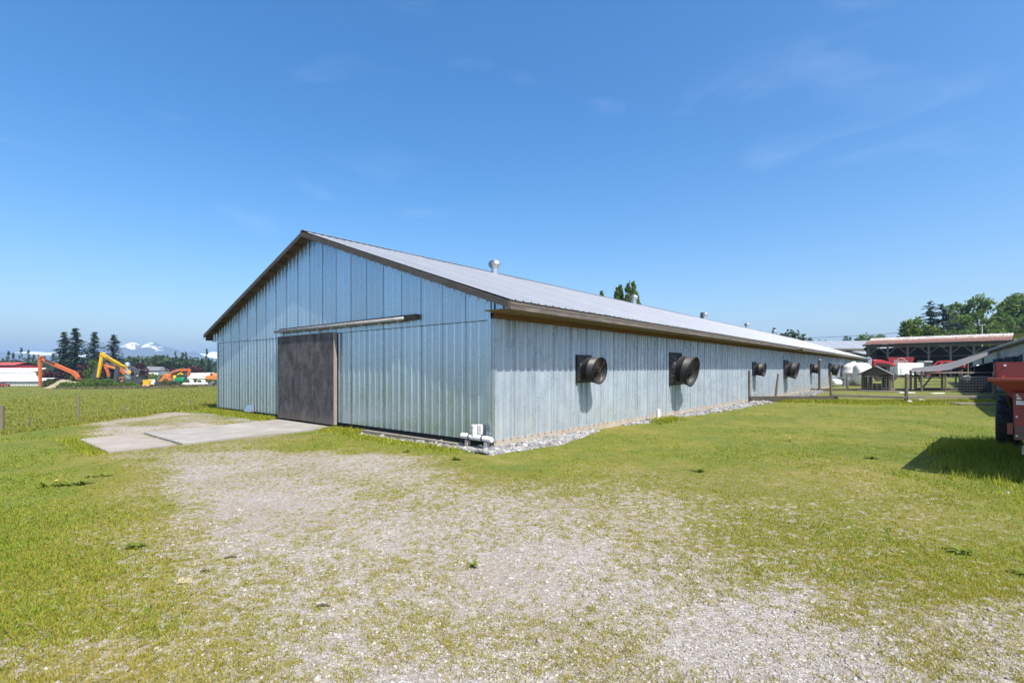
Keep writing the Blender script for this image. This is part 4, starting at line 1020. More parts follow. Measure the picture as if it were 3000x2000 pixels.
S0, S1 = Vector((*D(2538, 103), Z0)), Vector((*D(3010, 86), Z0))
sd = S1 - S0; SL = sd.length; sh = thing('open_shed', 'open-fronted pole shed with rust-streaked metal roof and braced posts', 'shed', S0, math.atan2(sd.y, sd.x))
ez = 6.35
npost = 8
for i in range(npost):
    x_ = .4 + (SL - .8) * i / (npost - 1)
    MB().box((x_, 0, ez / 2), (.30, .30, ez)).build('post', MT['wood_shed'], sh)
    for s in (-1, 1):
        if 0 < x_ + s * 1.5 < SL: mb = MB(); mb.bar((x_ + s * .1, -.02, ez - 1.75), (x_ + s * 1.55, -.02, ez - .3), .12, .14); mb.build('knee_brace', MT['wood_shed'], sh)
MB().box((SL / 2, -.16, ez - .12), (SL, .10, .42)).build('front_beam', MT['wood_shed'], sh)
MB().box((SL / 2, -.75, ez + .12), (SL + 1.0, .08, .35)).build('fascia_board', MT['black_matt'], sh)
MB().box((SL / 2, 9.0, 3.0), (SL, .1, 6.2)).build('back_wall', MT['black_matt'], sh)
MB().box((SL / 2, 8.8, 4.3), (SL, .12, .25)).build('wall_girt', MT['wood_shed'], sh)
MB().box((.05, 4.5, 3.4), (.1, 9, 6.6)).build('side_wall', MT['wood_shed'], sh)
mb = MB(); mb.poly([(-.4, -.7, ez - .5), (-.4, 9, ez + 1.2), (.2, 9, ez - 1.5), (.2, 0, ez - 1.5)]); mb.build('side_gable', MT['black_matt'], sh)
nsh = int(SL / .9)
rs_me = None
for i in range(nsh):
    x0_ = -.3 + (SL + .3) * i / nsh; w_ = (SL + .3) / nsh
    if i >= nsh - 2: continue
    mb = MB()
    for j in range(3):
        for q_ in range(5):
            mb.v.append((q_ * w_ / 4, -.8 + 6.6 * j / 2, ez + .32 + 1.55 * j / 2 + (.03 if q_ in (1, 3) else 0)))
    for j in range(2):
        for q_ in range(4): mb.f.append((j * 5 + q_, j * 5 + q_ + 1, (j + 1) * 5 + q_ + 1, (j + 1) * 5 + q_))
    mm = mb.mesh('roof_sheet'); 
    mm.transform(Matrix.Translation((x0_, 0, 0))); o = obj('roof_sheet', mm, MT['rust_roof'], sh)
mb = MB(); mb.poly([(-.3, 5.8, ez + 1.87), (SL, 5.8, ez + 1.87), (SL, 9.3, ez + 1.0), (-.3, 9.3, ez + 1.0)]); mb.build('rear_roof', MT['galv_roof'], sh)
for i in range(7): MB().box((SL * (i + .5) / 7, 4.2, ez + .4), (.12, 8.6, .3)).build('rafter', MT['wood_shed'], sh)
mx_ = thing('mixer_wagon', 'dark red feed mixer wagon with white lettering inside the open shed', 'feed mixer', (*D(2637, 97.5), Z0), math.atan2(sd.y, sd.x) * .6)
mb = MB(); mb.extrude([(-1.6, 1.0), (1.6, 1.0), (2.05, zp(1047, 97.5)), (-2.05, zp(1047, 97.5))], -.8, 1.2); mb.build('tub', m_red, mx_, bevel=.05)
mb = MB(); mb.box((0, .2, .75), (3.0, 1.4, .4)); mb.build('chassis', MT['black_matt'], mx_)
for x_ in (-.8, .8):
    mb = MB(); mb.lathe([(.2, -.15), (.45, -.15), (.5, 0), (.45, .15), (.2, .15)], 18, 'Y', (x_, -.7, .5)); mb.build('wheel', MT['rubber'], mx_)
tcv = bpy.data.curves.new('lettering', 'FONT'); tcv.body = 'Supreme'; tcv.size = .62; tcv.align_x = 'CENTER'; tcv.extrude = .005
m_w = mat('white_lettering', (.8, .8, .8), (.75, .75, .75), .5, bump=0)
tmp_ = bpy.data.objects.new('lettering_curve', tcv); COL.objects.link(tmp_); bpy.context.view_layer.update()
tme = bpy.data.meshes.new_from_object(tmp_.evaluated_get(bpy.context.evaluated_depsgraph_get())); bpy.data.objects.remove(tmp_); bpy.data.curves.remove(tcv)
tme.materials.clear(); tob = obj('lettering', tme, m_w, mx_); tob.location = (0, -.83, zp(1060.5, 97.5)); tob.rotation_euler = (R(90), 0, 0)
mb = MB()
mb.tube([(.75 * math.cos(a), -.82, zp(1059, 97.5) + .62 * math.sin(a)) for a in np.linspace(.25, math.pi - .25, 15)], .035, 6); mb.build('emblem_ring', m_w, mx_)
# tubular cattle gate in front
cg = thing('cattle_gate', 'dark tubular cattle gate between the red machine and the trailer', 'gate', (*D(2598, 84), Z0))
for z_ in (.35, .6, .85, 1.1, 1.4, 1.7): mb = MB(); mb.tube([(0, 0, z_), (2.4, 0, z_)], .035, 6); mb.build('gate_bar', MT['brown_steel'], cg)
for x_ in (0, 1.2, 2.4): mb = MB(); mb.tube([(x_, 0, 0), (x_, 0, 1.8)], .045, 6); mb.build('upright', MT['brown_steel'], cg)

# ------------------------------------------------------------------ long metal shed behind the barn's far end
ms = thing('metal_shed', 'pale metal-roofed shed behind the far end of the long barn', 'shed', (*D(2440, 150), Z0))
mb = MB()
nn = 40
for i in range(nn):
    x0_, x1_ = -26 + i * 1.1, -26 + (i + 1) * 1.1
    MB().poly([(x0_, -8, zp(1021, 142)), (x1_, -8, zp(1021, 142)), (x1_, 2, zp(998, 152)), (x0_, 2, zp(998, 152))]).build('roof_sheet', MT['galv_roof'], ms, recalc=False).location = (0, 0, .02 * (i % 2))
MB().box((-4, -8.1, zp(1023.5, 142)), (44, .12, .55)).build('fascia_board', MT['wood_fascia_dark'], ms)
for i in range(14):
    x0_ = 0 + i * 1.0
    MB().poly([(x0_, -13, zp(1037, 137)), (x0_ + .98, -13, zp(1037, 137)), (x0_ + .98, -8.2, zp(1028, 141.8)), (x0_, -8.2, zp(1028, 141.8))]).build('lean_to_sheet', MT['galv_roof'], ms, recalc=False)
MB().box((-4, -7.9, 3.2), (43, .1, 6.4)).build('wall', MT['galv_wall'], ms); MB().box((7, -12.5, 2.6), (13.5, .1, 2.4)).build('lean_to_wall', MT['black_matt'], ms)
mb = MB(); mb.poly([(-26, 2, zp(998, 152)), (18, 2, zp(998, 152)), (18, 12, zp(1020, 160)), (-26, 12, zp(1020, 160))]); mb.build('rear_roof', MT['galv_roof'], ms)

# ------------------------------------------------------------------ old grey barn at right and its sagging lean-to roof
d_o = 41.0
OV, OW_, OE = -10.75, -11.15, 3.2                # eave line, wall line (barn frame) and eave height
ox_, oy_ = on_barn(16.0, OW_)
ob = thing('old_barn', 'old pale grey board barn at the right behind the spreader', 'barn', (ox_, oy_, Z0), B_ANG)
oh = OE - Z0
for i in range(222):                             # vertical boards of the wall that faces the long barn
    MB().box((0, 0, 0), (.276, .03, oh - .2)).build('wall_board', MT['wood_grey'], ob).location = (.14 + i * .28, .006 * (i % 2) + random.uniform(0, .006), (oh - .2) / 2)
OLn = 222 * .28
for uu_, z_, w_, h_ in ((17.5, 1.75, .5, .55), (21.8, 1.8, .5, .55), (15.0, 2.0, .5, 1.4), (9.0, 1.9, .6, .7)):
    MB().box((uu_, .03, z_), (w_, .03, h_)).build('window_opening', MT['black_matt'], ob)
mb = MB(); mb.extrude_x([(.42, oh), (-6.0, oh + 2.0), (-6.0, oh + 1.94), (.42, oh - .05)], -.4, OLn + .4); mb.build('roof', MT['galv_roof'], ob)
mb = MB(); mb.extrude_x([(-6.0, oh + 2.0), (-12.4, oh), (-12.4, oh - .05), (-6.0, oh + 1.94)], -.4, OLn + .4); mb.build('roof', MT['galv_roof'], ob)
MB().box((OLn / 2, .40, oh - .10), (OLn + .8, .03, .09)).build('fascia_board', MT['wood_edge'], ob)
for i in range(60): MB().box((.5 + i * 1.04, .18, oh - .10), (.05, .40, .10)).build('rafter_end', MT['wood_grey'], ob)
MB().box((OLn / 2, -12.0, 1.5), (OLn, .1, 3.0)).build('rear_wall', MT['wood_grey'], ob)
for x_ in (0.0, OLn): mb = MB(); mb.extrude_x([(0, 0), (-12, 0), (-12, oh - .1), (-6, oh + 1.9), (0, oh - .1)], x_ - .04, x_ + .04); mb.build('gable_wall', MT['wood_grey'], ob)
# sagging roof: lengthwise strips of grey sheeting on leaning posts
lt = thing('sagging_roof', 'collapsed lean-to roof of grey sheets sagging from the old barn', 'lean-to', (*D(2780, 38.5), Z0))
lx = D(2780, 38.5)[0]
far_e = [(2672, 1079, 40), (2735, 1072, 40), (2786, 1062, 40), (2828, 1049, 40), (2868, 1038, 40), (2908, 1027, 40)]
near_e = [(2668, 1087.5, 36.8), (2728, 1088, 36.8), (2780, 1083.5, 36.8), (2826, 1068, 37), (2870, 1050, 37.4), (2908, 1034, 38)]
def L3(p): w = at(*p); return Vector((w.x - lx, w.y - 38.5, w.z - Z0))
FE, NE = [L3(p) for p in far_e], [L3(p) for p in near_e]
def ev(E_, t):
    f_ = t * (len(E_) - 1); i_ = min(int(f_), len(E_) - 2); return E_[i_].lerp(E_[i_ + 1], f_ - i_)
m_sag = galv_mat('weathered_sheet', (.075, .075, .08), (.15, .15, .155), .1, .7)
for j in range(7):
    mb = MB(); n_ = 24; w0, w1 = j / 7, (j + 1) / 7 + .02
    for i in range(n_ + 1):
        a, b = ev(NE, i / n_), ev(FE, i / n_)
        for q_ in range(7):
            s_ = w0 + (w1 - w0) * q_ / 6; p_ = a.lerp(b, s_); mb.v.append((p_.x, p_.y, p_.z + (.03 if q_ % 2 else 0) + .012 * (j % 2) + random.uniform(-.004, .004)))
    for i in range(n_):
        for q_ in range(6): k = i * 7 + q_; mb.f.append((k, k + 1, k + 8, k + 7))
    mb.build('roof_sheet', m_sag, lt, recalc=False)
for px, d, top in ((2700, 37, 1088), (2770, 37, 1084), (2835, 37.2, 1064), (2700, 40, 1078), (2800, 40, 1060), (2880, 38.4, 1048)):
    b = L3((px, top, d)); mb = MB(); mb.tube([(b.x, b.y, -.2), (b.x, b.y, b.z - .02)], .06, 8); mb.build('post', MT['wood_post'], lt)
rail(lt, L3((2665, 1091, 36.9)), L3((2905, 1091, 36.9)), .07, .11, 'wood_rail')
# black sheet standing in for the shade under the roof, dark lumps beside it
m_black_sheet = mat('black_sheet_shade', (.010, .011, .013), (.022, .023, .026), .85, 0, 3)
sc_ = thing('shade_sheet', 'black sheet standing in for the dark shade under the sagging roof', 'shade sheet', (*D(2866, 38.0), Z0))
mb = MB(); n_ = 40
for i in range(n_ + 1):
    for j in range(9):
        x_ = -.95 + 1.95 * i / n_; z_ = -.02 + j / 8 * (1.75 + .45 * i / n_)
        mb.v.append((x_, .16 * math.sin(i * .9 + j * .12) + .05 * math.sin(i * 2.3), z_))
for i in range(n_):
    for j in range(8): k = i * 9 + j; mb.f.append((k, k + 1, k + 10, k + 9))
mb.build('shade_panel', m_black_sheet, sc_, smooth=True, recalc=False); MB().tube([(-1.0, 0, 1.72), (1.05, 0, 2.2)], .035, 6).build('rod', MT['steel_pipe'], sc_)
for i, (px, d, s_, lb) in enumerate(((2842, 36.2, .55, 'low lump of black plastic sheeting left under the sagging roof'), (2878, 35.8, .6, 'larger lump of black plastic sheeting by the corner fence post'))):
    blob('black_sheeting', m_black_sheet, lb, 'plastic sheeting', (*D(px, d), Z0), (s_ * 1.3, s_, s_), 10 + i, 3, .35, .8)
blob('feed_sack', mat('pale_sack', (.45, .5, .58), (.35, .4, .48), .6), 'pale blue-grey sack beside the black sheeting', 'sack', (*D(2833, 37.2), Z0 + .62), (.3, .25, .28), 20, 3, .2, .8)
blob('stacked_crate', MT['wood_rail_dark'], 'dark wooden crate propping the pale sack', 'crate', (*D(2833, 37.25), Z0), (.4, .35, .32), 21, 1, .02, .15)
for uu_, s_, lb in ((41.0, .85, 'black exhaust fan on the old barn wall behind the spreader, left one'), (33.2, .85, 'black exhaust fan on the old barn wall above the spreader, right one')):
    o = copy_tree(fl); o.scale = (s_,) * 3; a = on_barn(uu_, OW_ + .03); o.location = (a[0], a[1], 1.95); o.rotation_euler = (0, 0, B_ANG + math.pi); tag(o, lb, None, 'exhaust fans on the old barn')
# grey boards laid on the grass, white scraps, pallet
bp = thing('board_walk', 'flat weathered grey boards lying on the grass before the fence', 'boards', (G(2855, 1183).x, G(2855, 1183).y, Z0 + .02))
for i in range(6):
    o = MB().box((0, 0, 0), (2.9 - .12 * i, .21, .04)).build('board', MT['wood_rail'], bp); o.location = (.02 * i, -.72 + i * .225, .03); o.rotation_euler = (0, 0, R(random.uniform(-1, 1)))
for px, py, L, rz, lb in ((2655, 1151, 1.1, 0, 'short white board lying in the run beside a post'), (2746, 1153, 1.25, .35, 'white plank lying askew on the grass in the run')):
    p_ = G(px, py); o = MB().box((0, 0, .03), (L, .22, .06)).build('white_board', m_white, None, bevel=.01); o.location = p_; o.rotation_euler = (0, 0, rz); tag(o, lb, 'board')
for i, (px, py, s_, lb) in enumerate(((2664, 1181, .13, 'pale round stone at the foot of the middle fence post'), (2697, 1179, .16, 'flat pale stone in the weeds right of the middle fence post'))):
    o = blob('field_stone', MT['concrete'], lb, 'stone', G(px, py), (s_, s_ * .8, s_ * .6), 40 + i, 2, .25, .9)
# upright post on the wall above the fifth fan
x_, y_ = on_barn(36.7, -.55); o = thing('wall_post', 'dark upright post standing against the barn wall by the fifth fan', 'post', (x_, y_, Z0))
MB().tube([(0, 0, -.1), (0, 0, 2.35)], .085, 8).build('shaft', MT['wood_rail_dark'], o); MB().box((0, 0, 2.38), (.2, .2, .06)).build('cap', MT['steel_pipe'], o)
# utility pole and wires
up = thing('utility_pole', 'grey utility pole with wires behind the rusty shed roof', 'utility pole', (*D(2877, 122), Z0))
MB().tube([(0, 0, -.5), (0, 0, zp(950, 122))], [.17, .11], 8).build('shaft', MT['wood_grey'], up)
MB().box((0, 0, zp(952, 122)), (1.6, .12, .14)).build('crossarm', MT['wood_grey'], up)
for s in (-.7, 0, .7): MB().lathe([(.05, 0), (.08, .08), (.04, .2)], 8, 'Z', (s, 0, zp(951, 122))).build('insulator', MT['galv_bright'], up)
for s in (-.7, .7):
    for X1, Y1, dzz in ((-62, 25, -1.5), (45, -10, -.5)):
        mb = MB(); mb.tube([(s + X1 * t, Y1 * t, zp(950.5, 122) + dzz * t - 1.6 * 4 * t * (1 - t)) for t in np.linspace(0, 1, 13)], .025, 4); mb.build('wire', MT['black_matt'], up)
# ------------------------------------------------------------------ trees
MT['bark'] = mat('bark', (.10, .08, .065), (.06, .05, .04), .9, 0, 3, (6, 6, 1))
MT['fir'] = leaf_mat('fir_needles', [(.010, .022, .012), (.022, .042, .020), (.042, .066, .026)], .12)
MT['leaf_mid'] = leaf_mat('broad_leaves', [(.045, .09, .015), (.09, .15, .025), (.15, .21, .04)], .45)
MT['leaf_light'] = leaf_mat('light_leaves', [(.055, .095, .014), (.10, .155, .020), (.16, .21, .040)], .4)
MT['leaf_olive'] = leaf_mat('olive_leaves', [(.055, .070, .018), (.095, .11, .03), (.14, .145, .05)], .3)
MT['leaf_plum'] = leaf_mat('plum_leaves', [(.025, .010, .014), (.055, .018, .024), (.09, .032, .036)], .25)
MT['leaf_far'] = leaf_mat('far_leaves', [(.025, .048, .020), (.042, .070, .026), (.065, .092, .036)], .25)

def cards(C, S, rg, flat=0.0, aspect=1.0):
    """random leaf-clump quads with centres C and sizes S"""
    n = len(C); a = rg.normal(size=(n, 3)); a /= np.linalg.norm(a, axis=1, keepdims=True)
    b = rg.normal(size=(n, 3)); b -= (a * b).sum(1, keepdims=True) * a; b /= np.linalg.norm(b, axis=1, keepdims=True)
    S = np.asarray(S)[:, None]
    bend = np.cross(a, b) * S * .25
    v = np.stack([C - a * S - b * S * .45 * aspect, C + a * S * .2 - b * S * .75 * aspect + bend, C + a * S + b * S * .2, C - a * S * .1 + b * S * .8 * aspect + bend], 1)
    return v.reshape(-1, 3)
def crown_mesh(name, H, Rr, base, n, leaf, seed, lobes=9, shape='round', hollow=.5):
    rg = np.random.default_rng(seed)
    if shape == 'column':
        zc = rg.random(lobes * 3) * (H - base) + base; t = (zc - base) / (H - base)
        rad = Rr * np.clip(np.sin(np.clip(t, 0, 1) * math.pi * .9 + .25), .12, 1) * .7
        an = rg.random(lobes * 3) * 6.283
        L = np.stack([np.cos(an) * rad * .6, np.sin(an) * rad * .6, zc], 1); LR = np.maximum(rad * .55, Rr * .12)
        LZ = LR * 2.0
    else:
        an = rg.random(lobes) * 6.283; el = rg.random(lobes); r = Rr * (.35 + .42 * rg.random(lobes))
        zc = base + (H - base) * (.18 + .66 * el); sq = np.sin(np.clip((zc - base) / (H - base), .05, .95) * math.pi) ** .5
        L = np.stack([np.cos(an) * r * sq, np.sin(an) * r * sq, zc], 1)
        LR = Rr * (.28 + .28 * rg.random(lobes)); LZ = LR * .8 * np.minimum(1.3, (H - base) / (2 * Rr))
        L = np.concatenate([L, [[0, 0, base + (H - base) * .72]]]); LR = np.append(LR, Rr * .5); LZ = np.append(LZ, (H - base) * .29)
    w = LR ** 2; w = w / w.sum(); k = rg.choice(len(L), n, p=w)
    d = rg.normal(size=(n, 3)); d /= np.linalg.norm(d, axis=1, keepdims=True)
    rr = (hollow + (1 - hollow) * rg.random(n)) ** .7
    # twig clusters: leaves gather round a smaller number of shoots
    d = d + .0
    C = L[k] + d * rr[:, None] * np.stack([LR[k], LR[k], LZ[k]], 1)
    C += rg.normal(size=C.shape) * leaf * .6
    keep = fbm(C[:, 0] * .9 / leaf * .18 + seed, C[:, 1] * .16 / leaf + C[:, 2] * .2 / leaf, 3) > (.40 if shape != 'column' else .25)
    C = C[keep]; C = C[C[:, 2] > base * .8]
    V = cards(C, leaf * (.6 + .7 * rg.random(len(C))), rg)
    me = np_mesh(name, V, quad=np.arange(len(V)).reshape(-1, 4)); return me, L
def trunk_mb(H, r, limbs, seed, lean=.0):
    rd = random.Random(seed); mb = MB()
    mb.tube([(0, 0, -.4), (lean * .3, 0, H * .25), (lean * .6, .02 * H, H * .55), (lean, 0, H * .9)], [r * 1.2, r * .85, r * .5, r * .1], 7)
    for q in limbs:
        z = max(.2 * H, q[2] * rd.uniform(.45, .7)); mb.tube([(lean * z / H, 0, z), (q[0] * .5, q[1] * .5, (z + q[2]) * .52), (q[0] * .9, q[1] * .9, q[2])], [r * .4, r * .25, r * .06], 5)
    return mb
def broad_tree(name, label, loc_, H, Rr, base, leafmat, seed, n=2600, leaf=.3, lobes=9, shape='round', group=None, cat='tree', rot=0):
    t = thing(name, label, cat, loc_, rot, group)
    me, L = crown_mesh('crown', H, Rr, base, n, leaf, seed, lobes, shape)
    trunk_mb(H, H * .016 + .06, [tuple(q) for q in L[:7]], seed).build('trunk', MT['bark'], t)
    obj('crown', me, MT[leafmat], t); return t
def fir_mesh(H, Rr, seed, base=.06, dens=1.0, sparse=0.0, tipw=.05):
    rg = np.random.default_rng(seed); V = []; z = H * base
    while z < H * .985:
        t = z / H; Lb = Rr * ((1 - t) ** .82 + tipw) * (.72 + .5 * rg.random()); nb = int(rg.integers(4, 8)) if t < .9 else 4
        for b in range(nb):
            if rg.random() < sparse: continue
            a = rg.random() * 6.283; L = Lb * rg.uniform(.55, 1.2); m = max(3, int(L / (H * .016) * dens))
            s = (np.arange(m) + rg.random(m) * .5 + .3) / m
            up = .10 * L; dz = up * np.sin(s * 2.2) - L * (.14 + .22 * (1 - t)) * s ** 1.6
            ca, sa = math.cos(a), math.sin(a)
            wdt = H * .020 * (1.15 - .75 * s) * (.7 + .6 * rg.random(m)) + .05
            side = rg.normal(size=m) * wdt * .6
            C = np.stack([ca * L * s - sa * side, sa * L * s + ca * side, z + dz], 1)
            ln = H * .028 * (.8 + .5 * rg.random(m))
            o = np.stack([np.full(m, ca), np.full(m, sa), -.25 + rg.normal(size=m) * .25], 1)
            pdir = np.stack([np.full(m, -sa), np.full(m, ca), rg.normal(size=m) * .25], 1)
            dr = np.stack([np.zeros(m), np.zeros(m), -np.ones(m)], 1)
            V.append(np.stack([C - o * ln[:, None] * .5, C - pdir * wdt[:, None] + dr * wdt[:, None] * .7, C + o * ln[:, None], C + pdir * wdt[:, None] + dr * wdt[:, None] * .5], 1))
        z += H * .020 * (1.25 - .55 * t) * rg.uniform(.7, 1.3)
    V = np.concatenate(V).reshape(-1, 3); return np_mesh('crown', V, quad=np.arange(len(V)).reshape(-1, 4))
def fir(name, label, loc_, H, Rr, seed, group=None, **k):
    t = thing(name, label, 'tree', loc_, seed, group)
    MB().tube([(0, 0, -.4), (0, 0, H * .5), (0, 0, H * .98)], [H * .013 + .05, H * .008 + .03, .02], 7).build('trunk', MT['bark'], t)
    obj('crown', fir_mesh(H, Rr, seed, **k), MT['fir'], t); return t
def gp(px, d):                                   # on the ground in a photograph column at a depth
    x = (px - CX) / F_PX * d; return (x, d, float(gz(x, d)))
def hgt(px, py, d): return EYE + (HY - py) / F_PX * d - gp(px, d)[2]

# tall firs behind the machinery yard
for px, py, d, rr, lb, kw in ((189, 969, 205, 6.2, 'tall dark fir, left of the pair behind the orange boom', {}), (222, 957, 208, 7.6, 'tallest dark fir, right of the pair behind the orange boom', {}),
                              (277, 968, 212, 7.6, 'dark fir with open branches right of the tallest pair', dict(sparse=.12)), (333, 976, 212, 6.8, 'dark fir with drooping branches beside the snowy peak', dict(sparse=.12))):
    fir('fir_tree', lb, gp(px, d), hgt(px, py, d), rr, px, 'firs behind the machinery yard', **kw)
# shrubs and trees round the yard
for px, py, d, rr, m, lb in ((236, 1063, 190, 2.4, 'leaf_plum', 'dark purple plum tree at the foot of the firs'), (316, 1051, 196, 2.6, 'leaf_plum', 'dark purple plum tree behind the yellow boom'),
                             (148, 1086, 175, 2.0, 'leaf_plum', 'dark purple shrub right of the orange upright stick'), (172, 1088, 176, 1.8, 'leaf_plum', 'dark purple shrub below the orange sloping boom'),
                             (270, 1054, 182, 2.6, 'leaf_light', 'yellow-green bushy tree left of the yellow boom'), (222, 1082, 172, 1.2, 'leaf_olive', 'small yellow-green bush beneath the orange boom'),
                             (128, 1082, 178, 1.5, 'leaf_olive', 'small olive bush behind the white buildings'),
                             (414, 1062, 205, 2.6, 'leaf_plum', 'dark purple plum tree left of the grey house roof'), (494, 1072, 215, 2.4, 'leaf_plum', 'dark purple bush right of the grey house roof'), (577, 1070, 240, 4.2, 'leaf_plum', 'dark purple tree near the barn corner on the horizon')):
    broad_tree('plum_tree' if m == 'leaf_plum' else 'bushy_tree', lb, gp(px, d), hgt(px, py, d), rr, .3, m, px * 3, 1500, .30, 7)
for px, py, d, rr, lb in ((388, 1046, 300, 8, 'round green tree right of the yellow boom on the horizon'), (414, 1043, 305, 8, 'green tree with domed crown above the grey house roof, left one'), (447, 1046, 310, 6, 'green tree above the middle of the grey house roof'), (476, 1041, 290, 8.5, 'broad dark green tree above the right end of the house roof'), (502, 1048, 300, 7, 'green tree just right of the house roof on the horizon'), (526, 1056, 310, 6, 'low green tree on the horizon above the orange excavator')):
    broad_tree('broadleaf_tree', lb, gp(px, d), hgt(px, py, d), rr, 1.0, 'leaf_far', px * 5, 1800, .7, 9, group='broadleaf trees on the horizon')
for px, py, d, rr, lb in ((548, 1056, 300, 3, 'slim fir on the horizon above the white trailers'), (592, 1047, 290, 3.6, 'ragged fir tip on the horizon left of the barn'), (612, 1050, 295, 3.4, 'ragged fir on the horizon beside the barn wall')):
    fir('fir_tree', lb, gp(px, d), hgt(px, py, d), rr, px, 'small firs on the horizon', sparse=.15)
# far wood across the fields: one mass
def wood_mass():
    rg = np.random.default_rng(5); Vs = []
    for i in range(340):
        px = rg.uniform(-260, 700); d = rg.uniform(360, 620)
        x = (px - CX) / F_PX * d; H = rg.uniform(9, 15) if rg.random() < .6 else rg.uniform(12, 21); R_ = rg.uniform(3, 6)
        conif = H > 15 or rg.random() < .3
        n = 60; t = rg.random(n) ** .8
        rr = (R_ * .45 * (1 - t) + .4 if conif else R_ * np.sqrt(np.clip(1 - (2 * t - 1) ** 2, .02, 1))) * rg.uniform(.5, 1, n)
        a = rg.random(n) * 6.283
        C = np.stack([x + np.cos(a) * rr, d + np.sin(a) * rr, float(gz(x, d)) + t * H], 1)
        Vs.append(cards(C, np.full(n, 1.1 if not conif else .8) * rg.uniform(.7, 1.3, n), rg))
    for i in range(260):                        # right-hand horizon, behind the sheds
        px = rg.uniform(1900, 3400); d = rg.uniform(300, 430); x = (px - CX) / F_PX * d; H = rg.uniform(8, 17)
        n = 60; t = rg.random(n); rr = 5 * np.sqrt(np.clip(1 - (2 * t - 1) ** 2, .02, 1)) * rg.uniform(.5, 1, n); a = rg.random(n) * 6.283
        Vs.append(cards(np.stack([x + np.cos(a) * rr, d + np.sin(a) * rr, t * H], 1), np.full(n, 1.0) * rg.uniform(.7, 1.3, n), rg))
    V = np.concatenate(Vs); return np_mesh('distant_wood', V, quad=np.arange(len(V)).reshape(-1, 4))
tag(obj('distant_wood', wood_mass(), MT['leaf_far']), 'dark green belt of distant woodland along the horizon', 'woodland', kind='stuff')
# seen over the barn roof
for px, py, d, rr, lb in ((1807, 846, 125, 1.0, 'narrow poplar top over the barn roof, leftmost of the clump'), (1817, 834, 126, 1.2, 'narrow poplar top over the barn roof, second of the clump'), (1839, 824, 124, 1.3, 'tallest narrow poplar over the barn roof, behind the second vent'), (1855, 829, 125, 1.7, 'widest narrow poplar over the barn roof, right of the second vent'), (1762, 854, 128, .9, 'single small poplar tip peeping over the barn ridge'), (1868, 880, 130, .6, 'tiny poplar tip at the right of the poplar clump')):
    broad_tree('poplar_tree', lb, gp(px, d), hgt(px, py, d), rr * 1.35, 8, 'leaf_light' if rr > 1.5 else 'leaf_mid', px, 14000, .24, 18, 'column', 'poplars behind the barn')
fir('fir_tree', 'dark fir tip beside the third roof vent', gp(2059, 130), hgt(2059, 910, 130), 3.2, 71, sparse=.2)
fir('fir_tree', 'thin dark fir tip beside the farthest roof vent', gp(2268, 150), hgt(2268, 957, 150), 2.8, 72, sparse=.3)
fir('fir_tree', 'tiny dark fir tip between the last two roof vents', gp(2224, 160), hgt(2224, 964, 160), 1.8, 73, sparse=.2)
for px, py, d, rr, m, lb in ((2315, 968, 170, 5.0, 'leaf_far', 'rounded dark tree above the far end of the barn roof'), (2290, 974, 172, 3.2, 'leaf_far', 'small dark tree left of the rounded one over the barn roof'),
                             (2372, 988, 260, 3.5, 'leaf_far', 'small dark treetop over the pale shed, left one'), (2408, 986, 262, 4, 'leaf_far', 'small dark treetop over the pale shed, middle'), (2480, 984, 255, 5, 'leaf_far', 'low spreading treetop over the pale shed roof'), (2535, 975, 250, 7, 'leaf_mid', 'broad rounded green tree over the pale shed, left of a pair'), (2572, 978, 252, 6.5, 'leaf_mid', 'broad rounded green tree over the pale shed, right of a pair')):
    broad_tree('broadleaf_tree', lb, gp(px, d), hgt(px, py, d), rr, 2, m, px, 2200, .45, 9)
# big trees behind the open shed
for px, py, d, rr, m, n, lf, lb in ((2692, 932, 128, 5.0, 'leaf_light', 8000, .34, 'bright green round tree above the rusty shed roof'), (2650, 962, 130, 3.4, 'leaf_olive', 1800, .32, 'low brownish-green bush left of the bright green tree'),
                                    (2868, 866, 150, 8.4, 'leaf_mid', 16000, .42, 'very large broadleaf tree towering over the rusty shed'), (2822, 918, 146, 5.4, 'leaf_mid', 7000, .38, 'mid-sized leafy tree at the left flank of the largest tree'),
                                    (2975, 857, 158, 7.0, 'leaf_mid', 9000, .42, 'tall airy broadleaf tree at the right edge of the picture'), (3040, 900, 150, 7, 'leaf_mid', 4000, .42, 'broadleaf tree just beyond the right edge'),
                                    (2848, 960, 126, 3.0, 'leaf_light', 2200, .30, 'light green shrub in front of the largest tree, left of the pole'), (2942, 972, 126, 3.6, 'leaf_light', 2400, .30, 'light green shrub right of the utility pole'), (2905, 965, 140, 4.5, 'leaf_mid', 2600, .34, 'dark green bush between the pole and the largest tree'), (2775, 968, 132, 3.4, 'leaf_olive', 1900, .30, 'olive brown thicket at the foot of the two firs'), (2735, 975, 134, 2.6, 'leaf_olive', 1400, .28, 'dull brown bush right of the bright green tree')):
    broad_tree('broadleaf_tree', lb, gp(px, d), hgt(px, py, d), rr, 1.2 if py > 900 else 3.0, m, px + 3, n, lf, 12 if n > 3000 else 8)
fir('fir_tree', 'sparse dark fir, left of the two above the shed', gp(2727, 142), hgt(2727, 879, 142), 8.2, 81, sparse=.52, base=.25)
fir('fir_tree', 'sparse dark fir with bare side branches, right of the two above the shed', gp(2763, 140), hgt(2763, 884, 140), 9.0, 82, sparse=.52, base=.12)
